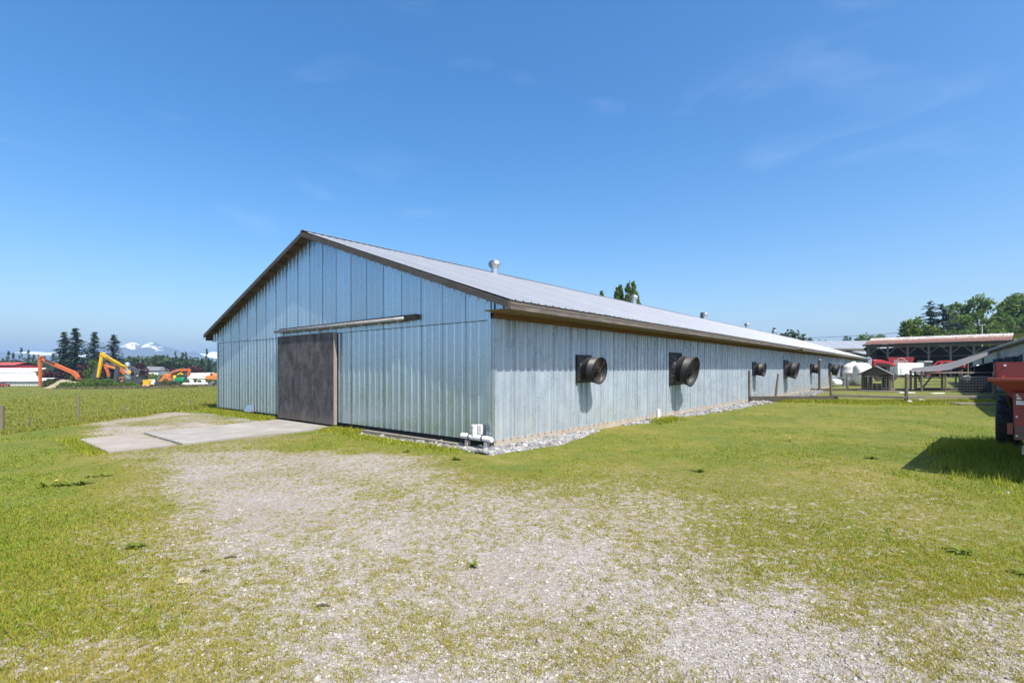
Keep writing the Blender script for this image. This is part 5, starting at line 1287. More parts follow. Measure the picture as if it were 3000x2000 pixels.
# ------------------------------------------------------------------ machinery yard across the field
m_or = mat('orange_paint', (.52, .125, .038), (.44, .10, .035), .5, 0, .9, dirt=(.27, .11, .06), dirt_amt=.4)
m_or2 = mat('pale_orange_paint', (.60, .22, .07), (.52, .18, .055), .5, 0, .9, dirt=(.3, .13, .06), dirt_amt=.2)
m_ye = mat('yellow_paint', (.72, .42, .01), (.62, .36, .012), .45, 0, .9, dirt=(.4, .24, .03), dirt_amt=.15)
m_dk = mat('dark_grey_paint', (.045, .05, .06), (.07, .075, .085), .5, 0, 1.2)
m_gr = mat('green_paint', (.015, .26, .11), (.012, .2, .085), .5, 0, 1.2)
m_wh = mat('white_paint', (.76, .76, .75), (.66, .67, .67), .45, 0, 1.0, dirt=(.5, .48, .45), dirt_amt=.15)
DY = 148.0; KY = DY / F_PX
def yard(px, name, label, cat, d=DY, group=None):
    return thing(name, label, cat, gp(px, d), 0, group), px, d
class Px:                                        # photograph columns/rows -> metres in a thing's own frame
    def __init__(s, px0, d): s.p, s.d, s.g = px0, d, gp(px0, d)[2]
    def __call__(s, px, py): return ((px - s.p) * s.d / F_PX, EYE + (HY - py) / F_PX * s.d - s.g)
def beam(par, name, m, P, pts, hs, w, y=0.0):
    """box-section boom through photograph points with its depth hs (m) at each point"""
    q = [Vector((*P(*p),)) for p in pts]; up, dn = [], []
    for i, p in enumerate(q):
        dd = (q[min(i + 1, len(q) - 1)] - q[max(i - 1, 0)]).normalized(); n_ = Vector((-dd.y, dd.x)) * hs[i] / 2
        up.append(p + n_); dn.append(p - n_)
    mb = MB(); mb.extrude([tuple(a) for a in up] + [tuple(a) for a in dn[::-1]], y - w / 2, y + w / 2); return mb.build(name, m, par)
def tracks(par, x, L, w=2.4, h=.95):
    for s in (-1, 1):
        poly = []
        for k in range(8): a = math.pi / 2 + math.pi * k / 7; poly.append((x - L / 2 + h / 2 + math.cos(a) * h / 2, h / 2 + math.sin(a) * h / 2))
        for k in range(8): a = -math.pi / 2 + math.pi * k / 7; poly.append((x + L / 2 - h / 2 + math.cos(a) * h / 2, h / 2 + math.sin(a) * h / 2))
        t_ = MB().extrude(poly, s * w / 2 - .3, s * w / 2 + .3).build('track', MT['rubber'], par)
        for k in range(5): mb = MB(); mb.lathe([(0, -.32), (.2, -.32), (.2, .32), (0, .32)], 10, 'Y', (x - L / 2 + .6 + (L - 1.2) * k / 4, s * w / 2, .3)); mb.build('roller', MT['brown_steel'], t_)
def upper(par, x, z, body, cabm, s=1.0, flip=1, glass=None):
    mb = MB(); mb.extrude([(x - 1.9 * s, z), (x + 1.5 * s, z), (x + 1.5 * s, z + .9 * s), (x - 1.0 * s, z + 1.15 * s), (x - 1.9 * s, z + 1.0 * s)] if flip > 0 else [(x + 1.9 * s, z), (x - 1.5 * s, z), (x - 1.5 * s, z + .9 * s), (x + 1.0 * s, z + 1.15 * s), (x + 1.9 * s, z + 1.0 * s)], -1.2 * s, 1.2 * s); mb.build('body', body, par, bevel=.06)
    mb = MB(); mb.box((x + flip * .95 * s, -.75 * s, z + 1.05 * s), (1.15 * s, .95 * s, 1.6 * s)); c = mb.build('cab', cabm, par, bevel=.06)
    mb = MB(); mb.box((x + flip * 1.0 * s, -1.235 * s, z + 1.25 * s), (.85 * s, .02, .85 * s)); mb.build('window', m_glass, c)
    mb = MB(); mb.box((x + flip * (1.535) * s, -.75 * s, z + 1.2 * s), (.02, .75 * s, 1.0 * s)); mb.build('window', m_glass, c)
    mb = MB(); mb.box((x - flip * 1.75 * s, 0, z + .55 * s), (.6 * s, 2.3 * s, .95 * s)); mb.build('counterweight', m_dk, par, bevel=.1)

# 1 long-reach boom parked on the mound
t, p0, d = yard(200, 'long_reach_boom', 'orange long-reach excavator boom folded on the mound, its stick standing upright', 'excavator boom', 146); P = Px(p0, d)
beam(t, 'stick', m_or, P, [(116.5, 1046), (117, 1075), (117.5, 1100), (117.5, 1131)], [.75, .78, .72, .42], .6)
beam(t, 'boom', m_or, P, [(122, 1051), (135, 1057), (165, 1070), (205, 1087), (215, 1091), (224, 1100), (228, 1107)], [.42, .75, .9, .95, 1.05, 1.0, .8], .7, .05)
mb = MB(); a_, b_ = P(118, 1041), P(140, 1054); c_ = P(166, 1066)
mb.tube([(a_[0], -.2, a_[1] - .1), (b_[0], -.2, b_[1] + .1), (c_[0], -.2, c_[1])], .09, 6); mb.build('hydraulic_pipe', m_dk, t)
a_, b_ = P(136, 1055), P(164, 1067); mb = MB(); mb.bar((a_[0], -.45, a_[1] + .25), (b_[0], -.45, b_[1] + .25), .22); mb.build('cylinder', m_dk, t)
a_ = P(118, 1046); mb = MB(); mb.lathe([(0, -.42), (.42, -.42), (.42, .42), (0, .42)], 16, 'Y', (a_[0] + .1, 0, a_[1] + .05)); mb.build('pivot', m_or, t)
a_ = P(229, 1108); mb = MB(); mb.box((a_[0], .05, a_[1] - .1), (.9, 1.0, .35)); mb.build('mounting_foot', m_or, t)
# 2 yellow long-reach machine
t, p0, d = yard(392, 'yellow_excavator', 'yellow long-reach excavator with upright stick and dark body', 'excavator', 152); P = Px(p0, d)
beam(t, 'stick', m_ye, P, [(308, 1035), (305, 1052), (300, 1080), (295, 1105)], [.9, .85, .75, .5], .6, -1)
beam(t, 'boom', m_ye, P, [(309, 1040), (322, 1047), (345, 1061), (366, 1073), (384, 1079)], [.4, .75, .95, .8, .5], .7, -1)
beam(t, 'boom_cylinder', m_ye, P, [(322, 1041), (345, 1056), (365, 1067), (380, 1074)], [.35, .4, .4, .2], .35, -1.5)
beam(t, 'boom_base', m_dk, P, [(372, 1076), (392, 1076), (404, 1084), (410, 1096)], [.6, .9, 1.0, .8], .8, -.9)
a_ = P(308.5, 1037); mb = MB(); mb.lathe([(0, -.45), (.5, -.45), (.5, .45), (0, .45)], 16, 'Y', (a_[0], -1, a_[1])); mb.build('pivot', m_ye, t)
a_ = P(390, 1092); mb = MB(); mb.box((a_[0] - .1, -1.4, a_[1] + .2), (1.0, .4, .9)); mb.build('counterweight', m_ye, t, bevel=.1)
upper(t, -.3, 1.1, m_dk, m_dk, 1.1); tracks(t, 0, 4.4)
# 3 small orange excavator with dark lifting arms
t, p0, d = yard(335, 'orange_excavator', 'faded orange excavator with short folded arm below the yellow boom', 'excavator', 160); P = Px(p0, d)
beam(t, 'stick', m_or, P, [(312, 1066), (314, 1075), (319, 1088), (322, 1103)], [.7, .9, .7, .35], .5, -.5)
beam(t, 'boom', m_or2, P, [(314, 1068), (322, 1073), (335, 1076), (346, 1080)], [.4, .6, .7, .7], .55, -.4)
beam(t, 'boom_base', m_or, P, [(352, 1080), (360, 1084), (370, 1096)], [.8, 1.1, .8], .6, -.5)
mb = MB(); a_, b_ = P(313, 1063), P(344, 1070); mb.bar((a_[0], -.6, a_[1]), (b_[0], -.6, b_[1]), .15); mb.build('cylinder', MT['galv_bright'], t)
upper(t, 2.0, 1.0, m_dk, m_or2, .95); tracks(t, 2.0, 4.0)
# 4 dark boom sections standing on end
for (pts, lb, d) in (([(290, 1073), (285, 1086), (279, 1101)], 'leaning dark grey boom section left of the yellow stick', 156), ([(345, 1072), (343, 1088), (341, 1105)], 'upright dark grey boom section right of the orange arm', 156)):
    t, p0, _ = yard(pts[-1][0], 'boom_section', lb, 'boom section', d); P = Px(p0, d)
    beam(t, 'section', m_dk, P, [*pts, (pts[-1][0] - 2, 1116)], [.9, 1.1, 1.2, 1.0], .7); a_ = P(pts[0][0], pts[0][1]); mb = MB(); mb.lathe([(0, -.5), (.3, -.5), (.3, .5), (0, .5)], 12, 'Y', (a_[0], 0, a_[1])); mb.build('pivot', m_dk, t)
# 5 dark loader in the middle
t, p0, d = yard(412, 'dark_loader', 'dark machine with open frame beside the yellow excavator', 'loader', 150); P = Px(p0, d)
mb = MB(); mb.box((0, 0, 1.6), (2.9, 2.0, 1.2)); mb.build('body', m_dk, t, bevel=.08); mb = MB(); mb.box((.5, -.1, 2.7), (1.3, 1.6, 1.2)); mb.build('cab', m_glass, t, bevel=.05)
mb = MB(); mb.box((.5, -.1, 3.35), (1.5, 1.8, .12)); mb.build('cab_roof', m_dk, t)
for x_ in (-1.0, 1.0):
    for y_ in (-1.0, 1.0): mb = MB(); mb.lathe([(.2, -.2), (.65, -.2), (.72, 0), (.65, .2), (.2, .2)], 18, 'Y', (x_, y_, .72)); mb.build('wheel', MT['rubber'], t)
beam(t, 'lift_arm', m_dk, P, [(397, 1086), (404, 1092), (406, 1106)], [.4, .5, .4], .4, -1.1)
# 6 orange track frame
t, p0, d = yard(421, 'track_frame', 'rusty orange undercarriage frame lying in the weeds', 'undercarriage', 142); P = Px(p0, d)
mb = MB(); mb.box((0, 0, .62), (3.1, .7, .62)); mb.build('frame', m_or2, t, bevel=.2)
for k in range(6): mb = MB(); mb.lathe([(0, -.38), (.17, -.38), (.17, .38), (0, .38)], 12, 'Y', (-1.2 + k * .48, 0, .7)); mb.build('roller', m_wh if k % 2 else m_or, t)
# 7 yellow tank and white pickup
t, p0, d = yard(433, 'yellow_skip', 'yellow steel box standing between dark loader and white truck', 'skip', 149)
mb = MB(); mb.extrude([(-.8, .6), (.8, .6), (.95, 2.1), (-.95, 2.1)], -.8, .8); mb.build('box', m_or2 if False else m_ye, t); 
for s in (-.5, .5): MB().box((s, 0, .3), (.15, 1.4, .6)).build('skid', m_dk, t)
def truck(t, x, L, h, bodym, cabm, flip=1):
    mb = MB(); mb.box((x, 0, .95), (L, 1.8, .55)); mb.build('chassis', bodym, t, bevel=.06)
    mb = MB(); mb.extrude([(x + flip * L * .02, 1.2), (x + flip * L * .38, 1.2), (x + flip * L * .30, h), (x + flip * L * .05, h)], -.85, .85); c = mb.build('cab', cabm, t, bevel=.05)
    mb = MB(); mb.extrude([(x + flip * L * .06, 1.35), (x + flip * L * .345, 1.35), (x + flip * L * .285, h - .1), (x + flip * L * .075, h - .1)], -.875, -.86); mb.build('window', m_glass, c)
    for q_ in (-.32, .32):
        for y_ in (-.8, .8): mb = MB(); mb.lathe([(.1, -.12), (.38, -.12), (.42, 0), (.38, .12), (.1, .12)], 16, 'Y', (x + L * q_, y_, .42)); mb.build('wheel', MT['rubber'], t)
t, p0, d = yard(450, 'white_truck', 'white crew-cab truck parked left of the pale orange excavator', 'truck', 150); truck(t, 0, 3.4, 2.2, m_wh, m_wh, -1)
# 8 pale orange excavator with white/silver second boom
t, p0, d = yard(486, 'orange_excavator', 'pale orange excavator body with raised boom reaching right', 'excavator', 146); P = Px(p0, d)
mb = MB(); mb.extrude([P(472, 1118), P(500, 1116), P(499, 1097), P(490, 1094), P(474, 1101)], -1.2, 1.2); mb.build('body', m_or2, t, bevel=.08)
a_ = P(481, 1103); mb = MB(); mb.box((a_[0], -1.22, a_[1]), (.6, .05, .5)); mb.build('panel', m_dk, t)
beam(t, 'boom', m_or, P, [(498, 1100), (503, 1091), (520, 1085), (538, 1083), (549, 1084)], [.6, .8, .9, .8, .5], .6, .3)
beam(t, 'stick', m_or, P, [(551, 1079), (553, 1086), (551, 1096), (548, 1102)], [.4, .7, .6, .4], .5, .3)
beam(t, 'cylinder', MT['galv_bright'], P, [(505, 1090), (530, 1083)], [.18, .18], .2, -.3)
tracks(t, 0, 4.2)
t, p0, d = yard(473, 'grey_boom_machine', 'pale grey bent boom crossing in front of the orange excavator', 'boom', 143.5); P = Px(p0, d)
beam(t, 'boom', MT['galv_bright'], P, [(464, 1114), (470, 1102), (480, 1091), (492, 1090), (499, 1090)], [.4, .5, .5, .35, .3], .4)
beam(t, 'cylinder', MT['galv_bright'], P, [(463, 1110), (476, 1096)], [.2, .2], .2, -.4)
a_ = P(462, 1117); mb = MB(); mb.box((a_[0], 0, max(a_[1], .5) * .6), (1.2, 1.2, 1.0)); mb.build('base', m_dk, t)
# 9 green machine
t, p0, d = yard(529, 'green_machine', 'bright green compact machine with dark tracks in the yard', 'excavator', 143); P = Px(p0, d)
mb = MB(); mb.extrude([P(516, 1117), P(541, 1117), P(542, 1108), P(538, 1105), P(517, 1105)], -.9, .9); mb.build('body', m_gr, t, bevel=.1)
mb = MB(); a_ = P(527, 1102); mb.box((a_[0], -.1, a_[1]), (1.3, 1.2, .7)); mb.build('cab', m_glass, t, bevel=.05); mb = MB(); mb.box((a_[0], -.1, a_[1] + .4), (1.5, 1.3, .12)); mb.build('cab_roof', m_gr, t)
tracks(t, 0, 2.6, 1.6, .7)
beam(t, 'boom', m_dk, P, [(541, 1113), (544, 1098), (545, 1090)], [.5, .6, .4], .35)
beam(t, 'blade', m_dk, P, [(505, 1114), (509, 1121)], [.4, .9], 1.6)
# 10 yellow cab machine behind
t, p0, d = yard(512, 'yellow_loader', 'yellow loader with slanted cab behind the green machine', 'loader', 156); P = Px(p0, d)
mb = MB(); mb.extrude([P(505, 1113), P(520, 1113), P(520, 1104), P(513, 1103), P(512, 1099), P(506, 1099)], -.9, .9); mb.build('body', m_ye, t, bevel=.06)
beam(t, 'lift_arm', m_ye, P, [(520, 1097), (528, 1093), (537, 1096)], [.35, .4, .35], .3)
for x_ in (-.5, .8): mb = MB(); mb.lathe([(.1, -.9), (.55, -.9), (.55, .9), (.1, .9)], 16, 'Y', (x_, 0, .55)); mb.build('wheel', MT['rubber'], t)
# 11 white trailers and trucks toward the barn
t, p0, d = yard(590, 'white_trailer', 'long white box trailer at the back of the yard near the barn', 'trailer', 168); P = Px(p0, d)
mb = MB(); mb.extrude([P(556, 1108), P(621, 1108), P(621, 1091), P(556, 1092)], -1.2, 1.2); mb.build('box', m_wh, t)
for px in (566, 572, 612): a_ = P(px, 1112); mb = MB(); mb.lathe([(.1, -1.1), (.5, -1.1), (.5, 1.1), (.1, 1.1)], 14, 'Y', (a_[0], 0, .5)); mb.build('wheel', MT['rubber'], t)
t, p0, d = yard(553, 'white_cab_truck', 'white truck cab with pale screen right of the green machine', 'truck', 146); truck(t, 0, 2.6, 2.3, m_wh, m_wh, 1)
t, p0, d = yard(580, 'flatbed_truck', 'white flatbed truck carrying dark hoses in the yard', 'truck', 148); truck(t, 0, 5.0, 2.1, m_wh, m_wh, 1)
for k in range(3): mb = MB(); mb.tube([(-1.9 + k * .8 + .38 * math.cos(a), 0, 1.65 + .38 * math.sin(a)) for a in np.linspace(0, 6.283, 15)], .11, 6, False); mb.build('hose_coil', MT['rubber'], t)
t, p0, d = yard(616, 'grey_scrap', 'pile of pale bent metal frames beside the yellow-orange loader', 'scrap pile', 147)
for k in range(7): mb = MB(); mb.bar((random.uniform(-1.3, -.2), random.uniform(-.5, .5), .1), (random.uniform(.2, 1.5), random.uniform(-.5, .5), random.uniform(.6, 1.7)), .16); mb.build('bent_frame', MT['galv_bright'], t)
t, p0, d = yard(624, 'orange_loader', 'yellow-orange wheel loader at the yard end beside the barn wall', 'loader', 151); P = Px(p0, d)
mb = MB(); mb.extrude([P(608, 1110), P(640, 1112), P(640, 1098), P(634, 1097), P(630, 1093), P(622, 1093), P(620, 1099), P(608, 1101)], -1.1, 1.1); mb.build('body', m_or2, t, bevel=.08)
a_ = P(626, 1096); mb = MB(); mb.box((a_[0], -1.11, a_[1]), (.7, .03, .45)); mb.build('window', m_glass, t)
for x_ in (-.9, 1.0): mb = MB(); mb.lathe([(.2, -1.2), (.7, -1.2), (.7, -.7), (.2, -.7)], 18, 'Y', (x_, 0, .7)); mb.build('wheel', MT['rubber'], t)
# ------------------------------------------------------------------ buildings across the field
hs = thing('far_house', 'low house with long grey roof across the yard', 'house', gp(446, 230)); P = Px(446, 230)
a_, b_, c_, e_ = P(414, 1085), P(482, 1085), P(478, 1074), P(424, 1073)
mb = MB(); mb.v = [(a_[0], -4, a_[1]), (b_[0], -4, b_[1]), (c_[0], 0, c_[1]), (e_[0], 0, e_[1]), (a_[0], 4, a_[1]), (b_[0], 4, b_[1])]; mb.f = [(0, 1, 2, 3), (3, 2, 5, 4), (0, 3, 4), (1, 5, 2)]
mb.build('roof', mat('house_roof', (.13, .13, .145), (.17, .17, .185), .85, 0, 2), hs)
mb = MB(); mb.box(((a_[0] + b_[0]) / 2, 0, a_[1] / 2), (b_[0] - a_[0] - 1, 7, a_[1])); mb.build('wall', m_wh, hs)
for k in range(3): mb = MB(); mb.box((-2.5 + k * 2.6, -3.53, a_[1] * .62), (1.2, .05, 1.0)); mb.build('window', m_glass, hs)
si = thing('silo', 'silver domed silo top behind the yellow boom', 'silo', gp(373, 260)); P = Px(373, 260); z_ = P(373, 1067)[1]
MB().lathe([(1.35, 0), (1.35, z_), (1.15, z_ + .6), (.7, z_ + 1.0), (.2, z_ + 1.2), (0, z_ + 1.22)], 20).build('shell', MT['galv_bright'], si, smooth=True)
MB().lathe([(1.40, z_ - .1), (1.42, z_), (1.40, z_ + .1)], 20).build('hoop', MT['galv_bright'], si)
def long_house(label, cols, rows, d, wallm, roofm, loc_px):
    t = thing('farm_building', label, 'farm building', gp(loc_px, d)); P = Px(loc_px, d)
    x0, x1 = P(cols[0], 0)[0], P(cols[1], 0)[0]; zt_, ze, zb_ = P(0, rows[0])[1], P(0, rows[1])[1], 0
    n_ = 10
    for k in range(n_):
        q0, q1 = x0 + (x1 - x0) * k / n_, x0 + (x1 - x0) * (k + 1) / n_
        MB().poly([(q0, -.3, ze), (q1, -.3, ze), (q1, 5.5, zt_), (q0, 5.5, zt_)]).build('roof_sheet', roofm, t, recalc=False).location = (0, 0, .03 * (k % 2))
    MB().poly([(x0, 5.5, zt_), (x1, 5.5, zt_), (x1, 11, ze), (x0, 11, ze)]).build('rear_roof', roofm, t, recalc=False)
    MB().box(((x0 + x1) / 2, 5.5, ze / 2 - .05), (x1 - x0 - .6, 10.8, ze - .1)).build('wall', wallm, t)
    MB().box(((x0 + x1) / 2, -.28, ze - .12), (x1 - x0, .08, .22)).build('gutter', m_dk, t); return t
m_whr = mat('white_metal_roof', (.66, .67, .69), (.74, .75, .76), .5, .1, .6)
long_house('nearest white low farm building at the left edge of the field', (-260, 118), (1108, 1117), 160, m_wh, m_whr, -40)
long_house('middle white low farm building with pale roof at left', (-260, 113), (1093, 1106), 178, m_wh, m_whr, -40)
long_house('farthest white farm building with grey-white roof at left', (-260, 99), (1078, 1090), 196, m_wh, m_whr, -40)
m_rr = mat('red_metal_roof', (.42, .07, .05), (.34, .055, .045), .55, 0, .6); m_rw = mat('red_wall', (.40, .035, .035), (.33, .03, .03), .6, 0, .6)
long_house('red farm building with weathered red roof at the far left', (-260, 45), (1061, 1069), 225, m_rw, m_rr, -60)
cr = thing('red_car', 'red car parked at the left edge beyond the field', 'car', gp(4, 150))
mb = MB(); mb.extrude([(-2.1, .35), (2.0, .35), (2.05, .75), (1.3, .85), (-2.1, .9)], -.85, .85); mb.build('body', m_red, cr, bevel=.08)
mb = MB(); mb.extrude([(-1.6, .88), (1.0, .86), (.4, 1.35), (-1.1, 1.38)], -.7, .7); mb.build('cabin', m_glass, cr, bevel=.06); mb = MB(); mb.box((-.35, 0, 1.38), (1.3, 1.3, .06)); mb.build('roof', m_red, cr)
for x_ in (-1.3, 1.3):
    for y_ in (-.8, .8): mb = MB(); mb.lathe([(.1, -.1), (.3, -.1), (.33, 0), (.3, .1), (.1, .1)], 16, 'Y', (x_, y_, .33)); mb.build('wheel', MT['rubber'], cr)
# ------------------------------------------------------------------ brambles, dirt mound, far field fence
def heap(name, label, cat, cols, top, d, m, seed, depth=6):
    x0, x1 = (cols[0] - CX) / F_PX * d, (cols[1] - CX) / F_PX * d; n_, k_ = 60, 14; mb = MB()
    zc = [float(gz(x0 + (x1 - x0) * i / n_, d)) for i in range(n_ + 1)]
    for i in range(n_ + 1):
        for j in range(k_ + 1):
            s, q_ = i / n_, j / k_; h = math.sin(math.pi * s) ** .6 * math.sin(math.pi * q_) * top * (.7 + .6 * float(fbm(np.array(s * 6 + seed), np.array(q_ * 3.0), 3)))
            mb.v.append((x0 + (x1 - x0) * s, d + (q_ - .5) * depth, zc[i] + h - .05))
    for i in range(n_):
        for j in range(k_): a = i * (k_ + 1) + j; mb.f.append((a, a + k_ + 1, a + k_ + 2, a + 1))
    return tag(mb.build(name, m, None, smooth=True), label, cat)
heap('dirt_mound', 'sandy dirt mound under the orange boom', 'dirt mound', (158, 232), 2.3, 143, mat('dirt', (.30, .25, .17), (.22, .19, .12), .95, 0, .6), 3, 8)
def bramble(name, label, cols, top, d, n, m, seed, leaf=.22, depth=5):
    rg = np.random.default_rng(seed); px = rg.uniform(cols[0], cols[1], n); dd = d + rg.uniform(-.5, .5, n) * depth; x = (px - CX) / F_PX * dd
    s = (px - cols[0]) / (cols[1] - cols[0]); env = np.clip(np.sin(np.pi * np.clip(s, 0.01, .99)), 0, 1) ** .35 * (.45 + 1.0 * fbm(x * .35 + seed, dd * .35, 3))
    env = env * np.sqrt(np.clip(1 - ((dd - d) / (depth * .55)) ** 2, .05, 1))
    z = gz(x, dd) + env * top * rg.random(n) ** .6
    me = np_mesh(name, (V := cards(np.stack([x, dd, z], 1), leaf * rg.uniform(.6, 1.3, n), rg)), quad=np.arange(len(V)).reshape(-1, 4))
    return tag(obj(name, me, MT[m]), label, 'brambles', kind='stuff')
MT['leaf_dry'] = leaf_mat('dry_stems', [(.12, .10, .06), (.17, .15, .085), (.22, .20, .12)], .2)
bramble('bramble_bank', 'bank of green brambles below the orange boom and excavators', (165, 420), 2.3, 139, 9000, 'leaf_mid', 3, .20)
bramble('bramble_bank', 'low brambles in front of the pale orange excavators', (395, 600), .75, 139, 3500, 'leaf_olive', 4, .16)
bramble('dry_weeds', 'dry pale weeds along the yard edge', (150, 660), .75, 135.5, 6000, 'leaf_dry', 6, .13, 3)
bramble('pale_bush', 'pale grey-green bush between the orange stick and the mound', (122, 168), 2.4, 150, 2200, 'leaf_olive', 8, .2)
bramble('green_scrub', 'green scrub behind the machines toward the barn', (395, 660), 2.0, 185, 5000, 'leaf_light', 9, .28, 8)
bramble('green_scrub', 'scrub at the foot of the firs', (120, 400), 1.8, 186, 4000, 'leaf_mid', 10, .28, 8)
bramble('green_scrub', 'scrub hiding the foot of the grey-roofed house', (395, 520), 3.3, 221, 3500, 'leaf_light', 12, .35, 6)
ff = thing('field_fence', 'row of thin fence stakes before the white farm buildings', 'fence', gp(50, 141))
gx0 = gp(50, 141)
for k in range(18):
    px = -10 + k * 8; g_ = gp(px, 141); mb = MB(); mb.tube([(g_[0] - gx0[0], 0, g_[2] - gx0[2] - .2), (g_[0] - gx0[0], 0, g_[2] - gx0[2] + 1.3)], .05, 5); mb.build('stake', MT['wood_rail'], ff)
for z_ in (.6, 1.1): a_, b_ = gp(-10, 141), gp(126, 141); mb = MB(); mb.tube([(a_[0] - gx0[0], 0, a_[2] - gx0[2] + z_), (b_[0] - gx0[0], 0, b_[2] - gx0[2] + z_)], .012, 4); mb.build('wire', MT['wire'], ff)
# near pasture fence: a few old posts with slack wire
pf = thing('pasture_fence', 'old pasture fence of short leaning posts and slack wire beyond the lawn', 'fence', gp(230, 16.2))
o0 = gp(230, 16.2); tops = []
for px, d, h, r_, ln in ((4, 14.4, .8, .06, .02), (82, 16.6, .65, .025, .05), (230, 16.2, .85, .038, -.02), (366, 21.5, .8, .05, .0), (381, 21.8, .7, .035, .05), (560, 34, .7, .045, 0)):
    g_ = gp(px, d); x_, y_, z_ = g_[0] - o0[0], g_[1] - o0[1], g_[2] - o0[2]; tops.append((x_ + ln, y_, z_ + h * .8))
    mb = MB(); mb.tube([(x_, y_, z_ - .3), (x_ + ln, y_, z_ + h)], [r_, r_ * .85], 8); mb.build('post', MT['wood_post'], pf)
for dz in (0, -.3):
    for a, b in zip(tops, tops[1:]):
        mb = MB(); a, b = Vector(a), Vector(b); mb.tube([tuple(a.lerp(b, t) + Vector((0, 0, dz - .12 * 4 * t * (1 - t)))) for t in (0, .25, .5, .75, 1)], .003, 4); mb.build('wire', MT['wire'], pf)
# ------------------------------------------------------------------ gravel, grass and weeds
def rock_template(seed):
    rg = np.random.default_rng(seed); bm = bmesh.new(); bmesh.ops.create_icosphere(bm, subdivisions=1, radius=1)
    V = np.array([v.co[:] for v in bm.verts]); F = np.array([[v.index for v in f.verts] for f in bm.faces]); bm.free()
    return V, F, rg
def rocks(name, label, xy, zf, size, seed, m, group=None, sink=.25):
    V, F, rg = rock_template(seed); n = len(xy)
    s = size[:, None] * np.stack([rg.uniform(.7, 1.3, n), rg.uniform(.6, 1.1, n), rg.uniform(.4, .8, n)], 1)
    a = rg.random(n) * 6.283; ca, sa = np.cos(a), np.sin(a)
    P = V[None] * (1 + rg.uniform(-.28, .28, (n, len(V), 1))) * s[:, None]
    X = P[..., 0] * ca[:, None] - P[..., 1] * sa[:, None]; Y = P[..., 0] * sa[:, None] + P[..., 1] * ca[:, None]
    Z = P[..., 2] + P[..., 0] * rg.uniform(-.4, .4, (n, 1)) + zf[:, None] + s[:, 2:3] * (1 - 2 * sink) * .8
    VV = np.stack([X + xy[:, :1], Y + xy[:, 1:], Z], -1).reshape(-1, 3)
    FF = (F[None] + (np.arange(n) * len(V))[:, None, None]).reshape(-1, 3)
    return tag(obj(name, np_mesh(name, VV, tri=FF), m), label, 'gravel', group, 'stuff')
def stone_mat(name, cols, rough=.85):
    m, nt, p = new_mat(name); g = nt.nodes.new('ShaderNodeNewGeometry'); k = len(cols)
    c = ramp(nt, [(i / (k - 1), cols[i]) for i in range(k)], g.outputs['Random Per Island']); n = noise(nt, g.outputs['Position'], 60, 4)
    c = mixc(nt, maprange(nt, n, .35, .7, .0, .35), c, (.2, .18, .16)); nt.links.new(c, p.inputs['Base Color']); p.inputs['Roughness'].default_value = rough
    p.inputs['Specular IOR Level'].default_value = .2; return m
m_crush = stone_mat('crushed_rock', [(.10, .105, .115), (.19, .195, .205), (.27, .272, .28), (.40, .395, .39)])
m_peb = stone_mat('pebbles', [(.19, .168, .15), (.27, .245, .222), (.33, .31, .29), (.45, .432, .412)])
# crushed rock along the barn foot: width of the strip varies along the wall
us = np.array([-.6, .2, 1.2, 2.6, 3.6, 5.0, 6.3, 7.2, 8.5, 10, 12, 15, 18, 20, 24, 30, 36]); ws = .85 * np.array([.55, .85, .95, .75, .30, .05, .2, .55, .4, .6, .8, 1.0, 1.1, 1.2, 1.6, 1.8, 1.2])
uu = np.concatenate([rng.uniform(-.6, 4.2, 9000), rng.uniform(5.8, 20, 9000), rng.uniform(20, 36, 3000)]); vv = rng.random(len(uu))
wid = np.interp(uu, us, ws) * (.8 + .4 * vnoise(uu * 2.3, uu * 0)); ok = wid > .12
uu, vv, wid = uu[ok], vv[ok], wid[ok]
v_ = -.02 - vv ** .9 * wid; xy = np.stack([BC[0] + BU[0] * uu + BV[0] * v_, BC[1] + BU[1] * uu + BV[1] * v_], 1)
hump = .07 * np.sin(np.clip(vv, 0, 1) * 3.14) * np.clip(wid / .8, .2, 1.0)
rocks('crushed_rock', 'grey crushed rock strip along the foot of the long barn wall', xy, gz(xy[:, 0], xy[:, 1]) + hump - .01, rng.gamma(3.5, .0062, len(uu)) + .010, 4, m_crush)
uu = rng.uniform(-.55, -.08, 1400); v_ = rng.uniform(-.4, 4.2, 1400); xy = np.stack([BC[0] + BU[0] * uu + BV[0] * v_, BC[1] + BU[1] * uu + BV[1] * v_], 1)
rocks('crushed_rock', 'scatter of crushed rock along the foot of the gable wall', xy, gz(xy[:, 0], xy[:, 1]), rng.gamma(3.0, .0085, 1400) + .008, 5, m_crush)

def scatter(n, dmin, dmax, half=1.12, power=1.0):
    """positions spread ever thinner with distance"""
    u_ = rng.random(n); d = 1 / (1 / dmin + u_ * (1 / dmax - 1 / dmin)) if power == 1 else (dmin ** .0 + 0) * 0
    x = rng.uniform(-half, half, n) * d; return x, d
def outside(x, y):
    bu, bv = to_barn(x, y)
    in_barn = (bu > -.05) & (bu < BL) & (bv > -.05) & (bv < BW)
    in_slab = (bu > -5.45) & (bu < 0) & (bv > 5.6 + .07 * (bu + 5.4)) & (bv < 8.5 + .17 * (bu + 5.4))
    return ~(in_barn | in_slab)
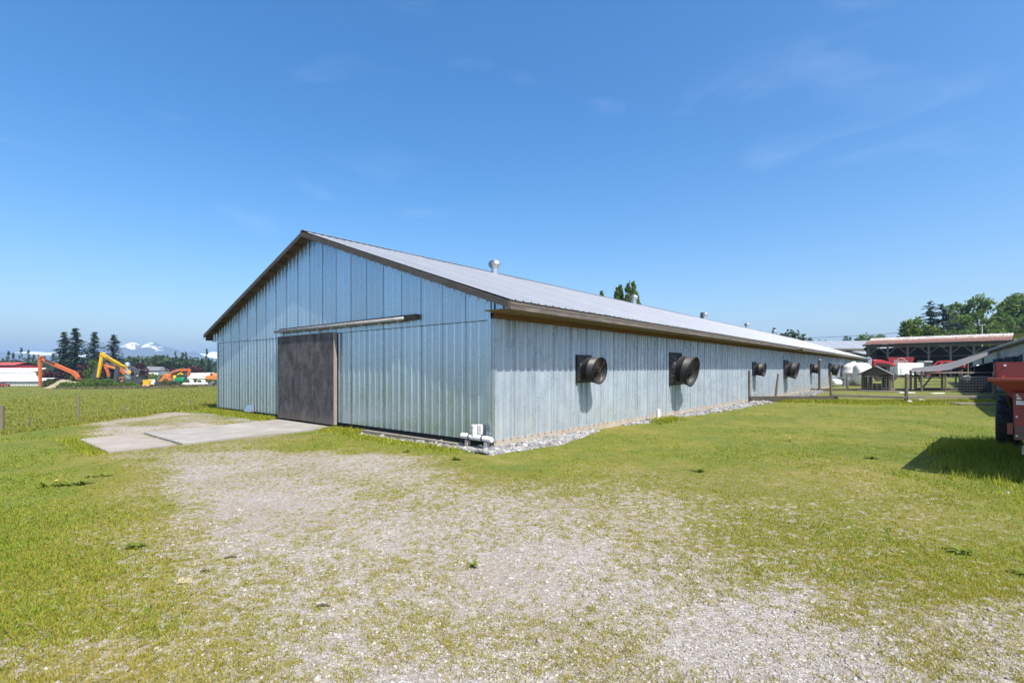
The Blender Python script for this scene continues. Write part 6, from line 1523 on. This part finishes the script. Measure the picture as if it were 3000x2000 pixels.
# pebbles in the worn yard
x, y = scatter(90000, 2.1, 17); c = cover(x, y); keep = outside(x, y) & (rng.random(len(x)) < np.clip(.95 - c * 1.6, .015, 1)) & (-13 < x)
x, y = x[keep], y[keep]; sz = np.minimum(rng.gamma(1.5, .0024, len(x)) + .003, .02) * np.clip(.7 + y * .05, .75, 1.3)
rocks('pebble_gravel', 'pale pebbles and grit strewn over the worn yard', np.stack([x, y], 1), gz(x, y), sz, 6, m_peb, sink=.35)
x, y = scatter(260, 2.6, 16); c = cover(x, y); keep = outside(x, y) & (c < .6) & (x > -12); x, y = x[keep], y[keep]
rocks('loose_stone_gravel', 'larger pale loose stones in the worn yard', np.stack([x, y], 1), gz(x, y), np.minimum(rng.gamma(2.0, .0035, len(x)) + .009, .024), 7, m_peb, sink=.4)

# grass blades
def blades(name, label, x, y, h, w, per, spread, m, seed, cat='grass', lean=.5):
    rg = np.random.default_rng(seed); n = len(x); X = np.repeat(x, per) + rg.normal(size=n * per) * np.repeat(spread, per); Y = np.repeat(y, per) + rg.normal(size=n * per) * np.repeat(spread, per)
    H = np.repeat(h, per) * rg.uniform(.5, 1.15, n * per); Wd = np.repeat(w, per) * rg.uniform(.7, 1.3, n * per); a = rg.random(n * per) * 6.283
    Z = gz(X, Y) - .004; ln = H * lean * rg.uniform(.2, 1.2, n * per); b = a + rg.normal(size=n * per) * .6 + 1.57
    p0 = np.stack([X - np.cos(a) * Wd, Y - np.sin(a) * Wd, Z], 1); p1 = np.stack([X + np.cos(a) * Wd, Y + np.sin(a) * Wd, Z], 1); p2 = np.stack([X + np.cos(b) * ln, Y + np.sin(b) * ln, Z + H], 1)
    V = np.stack([p0, p1, p2], 1).reshape(-1, 3); return tag(obj(name, np_mesh(name, V, tri=np.arange(len(V)).reshape(-1, 3)), m), label, cat, kind='stuff')
m_gm = leaf_mat('moss_grass', [(.33, .24, .085), (.335, .28, .05), (.235, .245, .03)], .35, .7, .45, .75, .8)
m_gt = leaf_mat('turf_grass', [(.44, .35, .13), (.33, .325, .042), (.20, .265, .022), (.14, .21, .018)], .38, .7, .45, .75, .55)
m_gl = leaf_mat('lush_grass', [(.42, .35, .08), (.33, .33, .04), (.215, .27, .024)], .38, .6, .45, .75, .6)
m_gf = leaf_mat('pasture_grass', [(.31, .28, .08), (.24, .255, .045), (.155, .20, .026)], .35, .7, .5, .6, .25)
# sparse moss tufts on the gravel: small separate clumps
x, y = scatter(100000, 2.1, 15); c = cover(x, y); nn_ = fbm(x * 1.6, y * 1.6, 3); f = np.clip((c - .04) * 1.45 + (nn_ - .5) * .8, 0, 1)
keep = outside(x, y) & (c < .8) & (rng.random(len(x)) < np.clip(f, .035, .6)); x, y = x[keep], y[keep]
big_ = rng.random(len(x)) ** 3
blades('moss_tufts', 'sparse yellow-green moss and grass tufts on the gravel', x, y, .010 + .024 * big_ + .005 * rng.random(len(x)), .0024 + .0010 * np.clip(y * .25, 0, 4), 13, .008 + .016 * big_ + .0008 * y, m_gm, 21, lean=1.1)
# mown lawn
x, y = scatter(120000, 3.0, 30, 1.15); c = cover(x, y); l = lush(x, y); keep = outside(x, y) & (c > .45) & (x > -14.0) & (rng.random(len(x)) < np.clip((c - .4) * 2.2, 0, 1)); x, y, l = x[keep], y[keep], l[keep]; patch = fbm(x * .9 + 5, y * .9, 4); kp = rng.random(len(x)) < np.clip(patch * 2.6 - .55, .12, 1); x, y, l, patch = x[kp], y[kp], l[kp], patch[kp]
for nm, lb, sel, m, hh, sd_ in (('lawn_grass', 'short yellowish lawn grass beside the barn', l < .5, m_gt, .024, 22), ('lush_grass', 'longer bright green grass at the yard margins', l >= .5, m_gl, .027, 23)):
    xs_, ys_ = x[sel], y[sel]; blades(nm, lb, xs_, ys_, hh * (.35 + 1.3 * np.clip(patch[sel], .2, .8)) * (.6 + .7 * rng.random(len(xs_))), .0028 + .00075 * ys_, 4, .018 + .0025 * ys_, m, sd_, lean=.75)
# pasture
n = 110000; d = 1 / (1 / 11 + rng.random(n) * (1 / 134 - 1 / 11)); x = -13.2 - rng.random(n) ** 1.3 * d * .95; keep = (x > -1.12 * d) & outside(x, d); x, d = x[keep], d[keep]
tus = fbm(x * .35, d * .35, 3)
blades('pasture_grass', 'long rough pasture grass beyond the old fence', x, d, (.06 + .20 * np.clip(tus - .3, 0, 1)) * (.7 + .5 * rng.random(len(x))), .003 + .0009 * d, 4, .05 + .004 * d, m_gf, 24, lean=.6)
# taller growth against the barn foot, the fence boards and under the spreader
def strip(n, a, b, w): t = rng.random(n); return a[0] + (b[0] - a[0]) * t + rng.normal(size=n) * w, a[1] + (b[1] - a[1]) * t + rng.normal(size=n) * w
segs = [(on_barn(-.35, 9.6), on_barn(-.3, 15.3), .16, 1500, .13), (on_barn(-.5, 4.3), on_barn(-.35, 5.9), .16, 700, .11), (on_barn(-.7, .3), on_barn(-.7, 4.0), .16, 500, .08), ((13.8, 25.5), (20.0, 24.4), .22, 1300, .17), ((20, 24.6), (26.0, 24.9), .25, 900, .13), ((16, 24.2), (24, 23.9), .5, 1100, .10), ((8.9, 9.2), (10.3, 10.6), .35, 900, .24), ((7.6, 7.6), (9.2, 8.6), .5, 900, .14), on_barn(-5.6, 5.5) and (on_barn(-5.55, 5.6), on_barn(-5.5, 8.6), .10, 500, .09), (on_barn(7.2, -.55), on_barn(8.6, -.5), .14, 350, .14)]
xs_, ys_, hs_ = [], [], []
for a, b, w, n, h in segs:
    q, r_ = strip(n, a, b, w); xs_.append(q); ys_.append(r_); hs_.append(np.full(n, h) * rng.uniform(.5, 1.2, n))
xs_, ys_, hs_ = map(np.concatenate, (xs_, ys_, hs_)); keep = outside(xs_, ys_); xs_, ys_, hs_ = xs_[keep], ys_[keep], hs_[keep]
blades('tall_grass', 'tall green grass growing at wall foot, fence boards and spreader wheel', xs_, ys_, hs_, .003 + .0007 * ys_, 7, .03 + .0015 * ys_, m_gl, 25, lean=.5)
# weeds: rosettes of broad leaves, some with dandelion flowers
m_weed = leaf_mat('weed_leaf', [(.12, .17, .025), (.17, .22, .035), (.24, .27, .05)], .45)
m_dand = mat('dandelion_yellow', (.75, .50, .02), (.7, .42, .015), .6)
def weed(label, px, py, r_, n=16, flowers=0, stretch=1.0):
    r_ *= .78
    g_ = G(px, py); t = thing('weed', label, 'weed', (g_.x, g_.y, float(gz(g_.x, g_.y)))); rd = random.Random(px)
    for k in range(n):
        a = rd.random() * 6.283; L = r_ * rd.uniform(.5, 1.1); cx_ = rd.uniform(-1, 1) * (stretch - 1) * r_; mb = MB(); up = rd.uniform(.15, .7); wd = L * .17
        q = [(0, 0, 0, .25), (.35, .55, 0, 1), (.7, .8, 0, .9), (1.0, .7, 0, .1)]; ca, sa = math.cos(a), math.sin(a)
        for (s, z, _, w_) in q:
            for e in (-1, 1): mb.v.append((cx_ + ca * L * s - sa * wd * w_ * e, cx_ * .35 + sa * L * s + ca * wd * w_ * e, z * L * up + .004))
        mb.f = [(0, 1, 3, 2), (2, 3, 5, 4), (4, 5, 7, 6)]; mb.build('leaf', m_weed, t, recalc=False)
    for k in range(flowers):
        x_ = rd.uniform(-.3, .3) * r_ * stretch; mb = MB(); mb.lathe([(0, .09), (.018, .085), (.02, .078), (.006, .07)], 10, 'Z', (x_, -.02, 0)); f_ = mb.build('flower', m_dand, t); mb = MB(); mb.tube([(x_, -.02, 0), (x_, -.02, .075)], .003, 5); mb.build('stalk', m_weed, f_)
    return t
weed('dark green weed clump in the gravel at lower left', 402, 1607, .13, 22)
weed('long trailing dandelion patch with a yellow flower left of the slab', 190, 1424, .20, 30, 1, 2.6)
weed('small weed right of the trailing dandelion patch', 290, 1398, .17, 16, 0, 2.0)
weed('dark weed clump on the lawn below the barn corner', 1340, 1345, .16, 22, 0, 1.4)
weed('leafy weed at the foot of the gable wall by the rock scatter', 1190, 1322, .16, 16)
weed('weed on the lawn right of the barn corner', 2050, 1383, .16, 16, 0, 1.3)
weed('low weed in the lawn left of the spreader shadow', 2555, 1345, .2, 16)
weed('grassy weed at the right margin of the gravel', 2815, 1615, .16, 18)
weed('dark weed at the extreme right edge', 2990, 1680, .12, 14)
weed('small dandelion with yellow flower on the far lawn', 2310, 1295, .14, 10, 2)
weed('green weed at the lower centre of the gravel', 1385, 1660, .10, 14)
weed('leafy weed beside the white stub pipe', 1935, 1240, .22, 14)
# short dark sticks and a pale rag on the gravel
for px, py, L, a, lb in ((675, 1638, .10, .3, 'short dark stick on the gravel at lower left'), (600, 1677, .07, .1, 'tiny dark stick near the pale rag'), (945, 1779, .09, .1, 'short dark stick at the lower middle gravel')):
    g_ = G(px, py); mb = MB(); mb.tube([(-L / 2, 0, .008), (0, .01, .014), (L / 2, 0, .008)], [.006, .009, .004], 6); o = mb.build('stick', MT['wood_rail_dark']); o.location = (g_.x, g_.y, float(gz(g_.x, g_.y))); o.rotation_euler = (0, 0, a); tag(o, lb, 'stick')
g_ = G(540, 1703); mb = MB()
for i in range(9):
    for j in range(6): mb.v.append((-.07 + .14 * i / 8 + .008 * math.sin(j * 2.1), -.05 + .10 * j / 5 + .014 * math.sin(i * 1.3), .006 + .006 * math.sin(i * 1.9 + j * 1.1)))
for i in range(8):
    for j in range(5):
        if (i, j) in ((0, 0), (7, 4), (0, 4), (6, 0)): continue
        k = i * 6 + j; mb.f.append((k, k + 6, k + 7, k + 1))
o = mb.build('pale_rag', mat('pale_rag', (.40, .33, .24), (.34, .28, .2), .9), None, True); o.location = (g_.x, g_.y, float(gz(g_.x, g_.y))); tag(o, 'crumpled pale tan rag pressed into the gravel', 'rag')
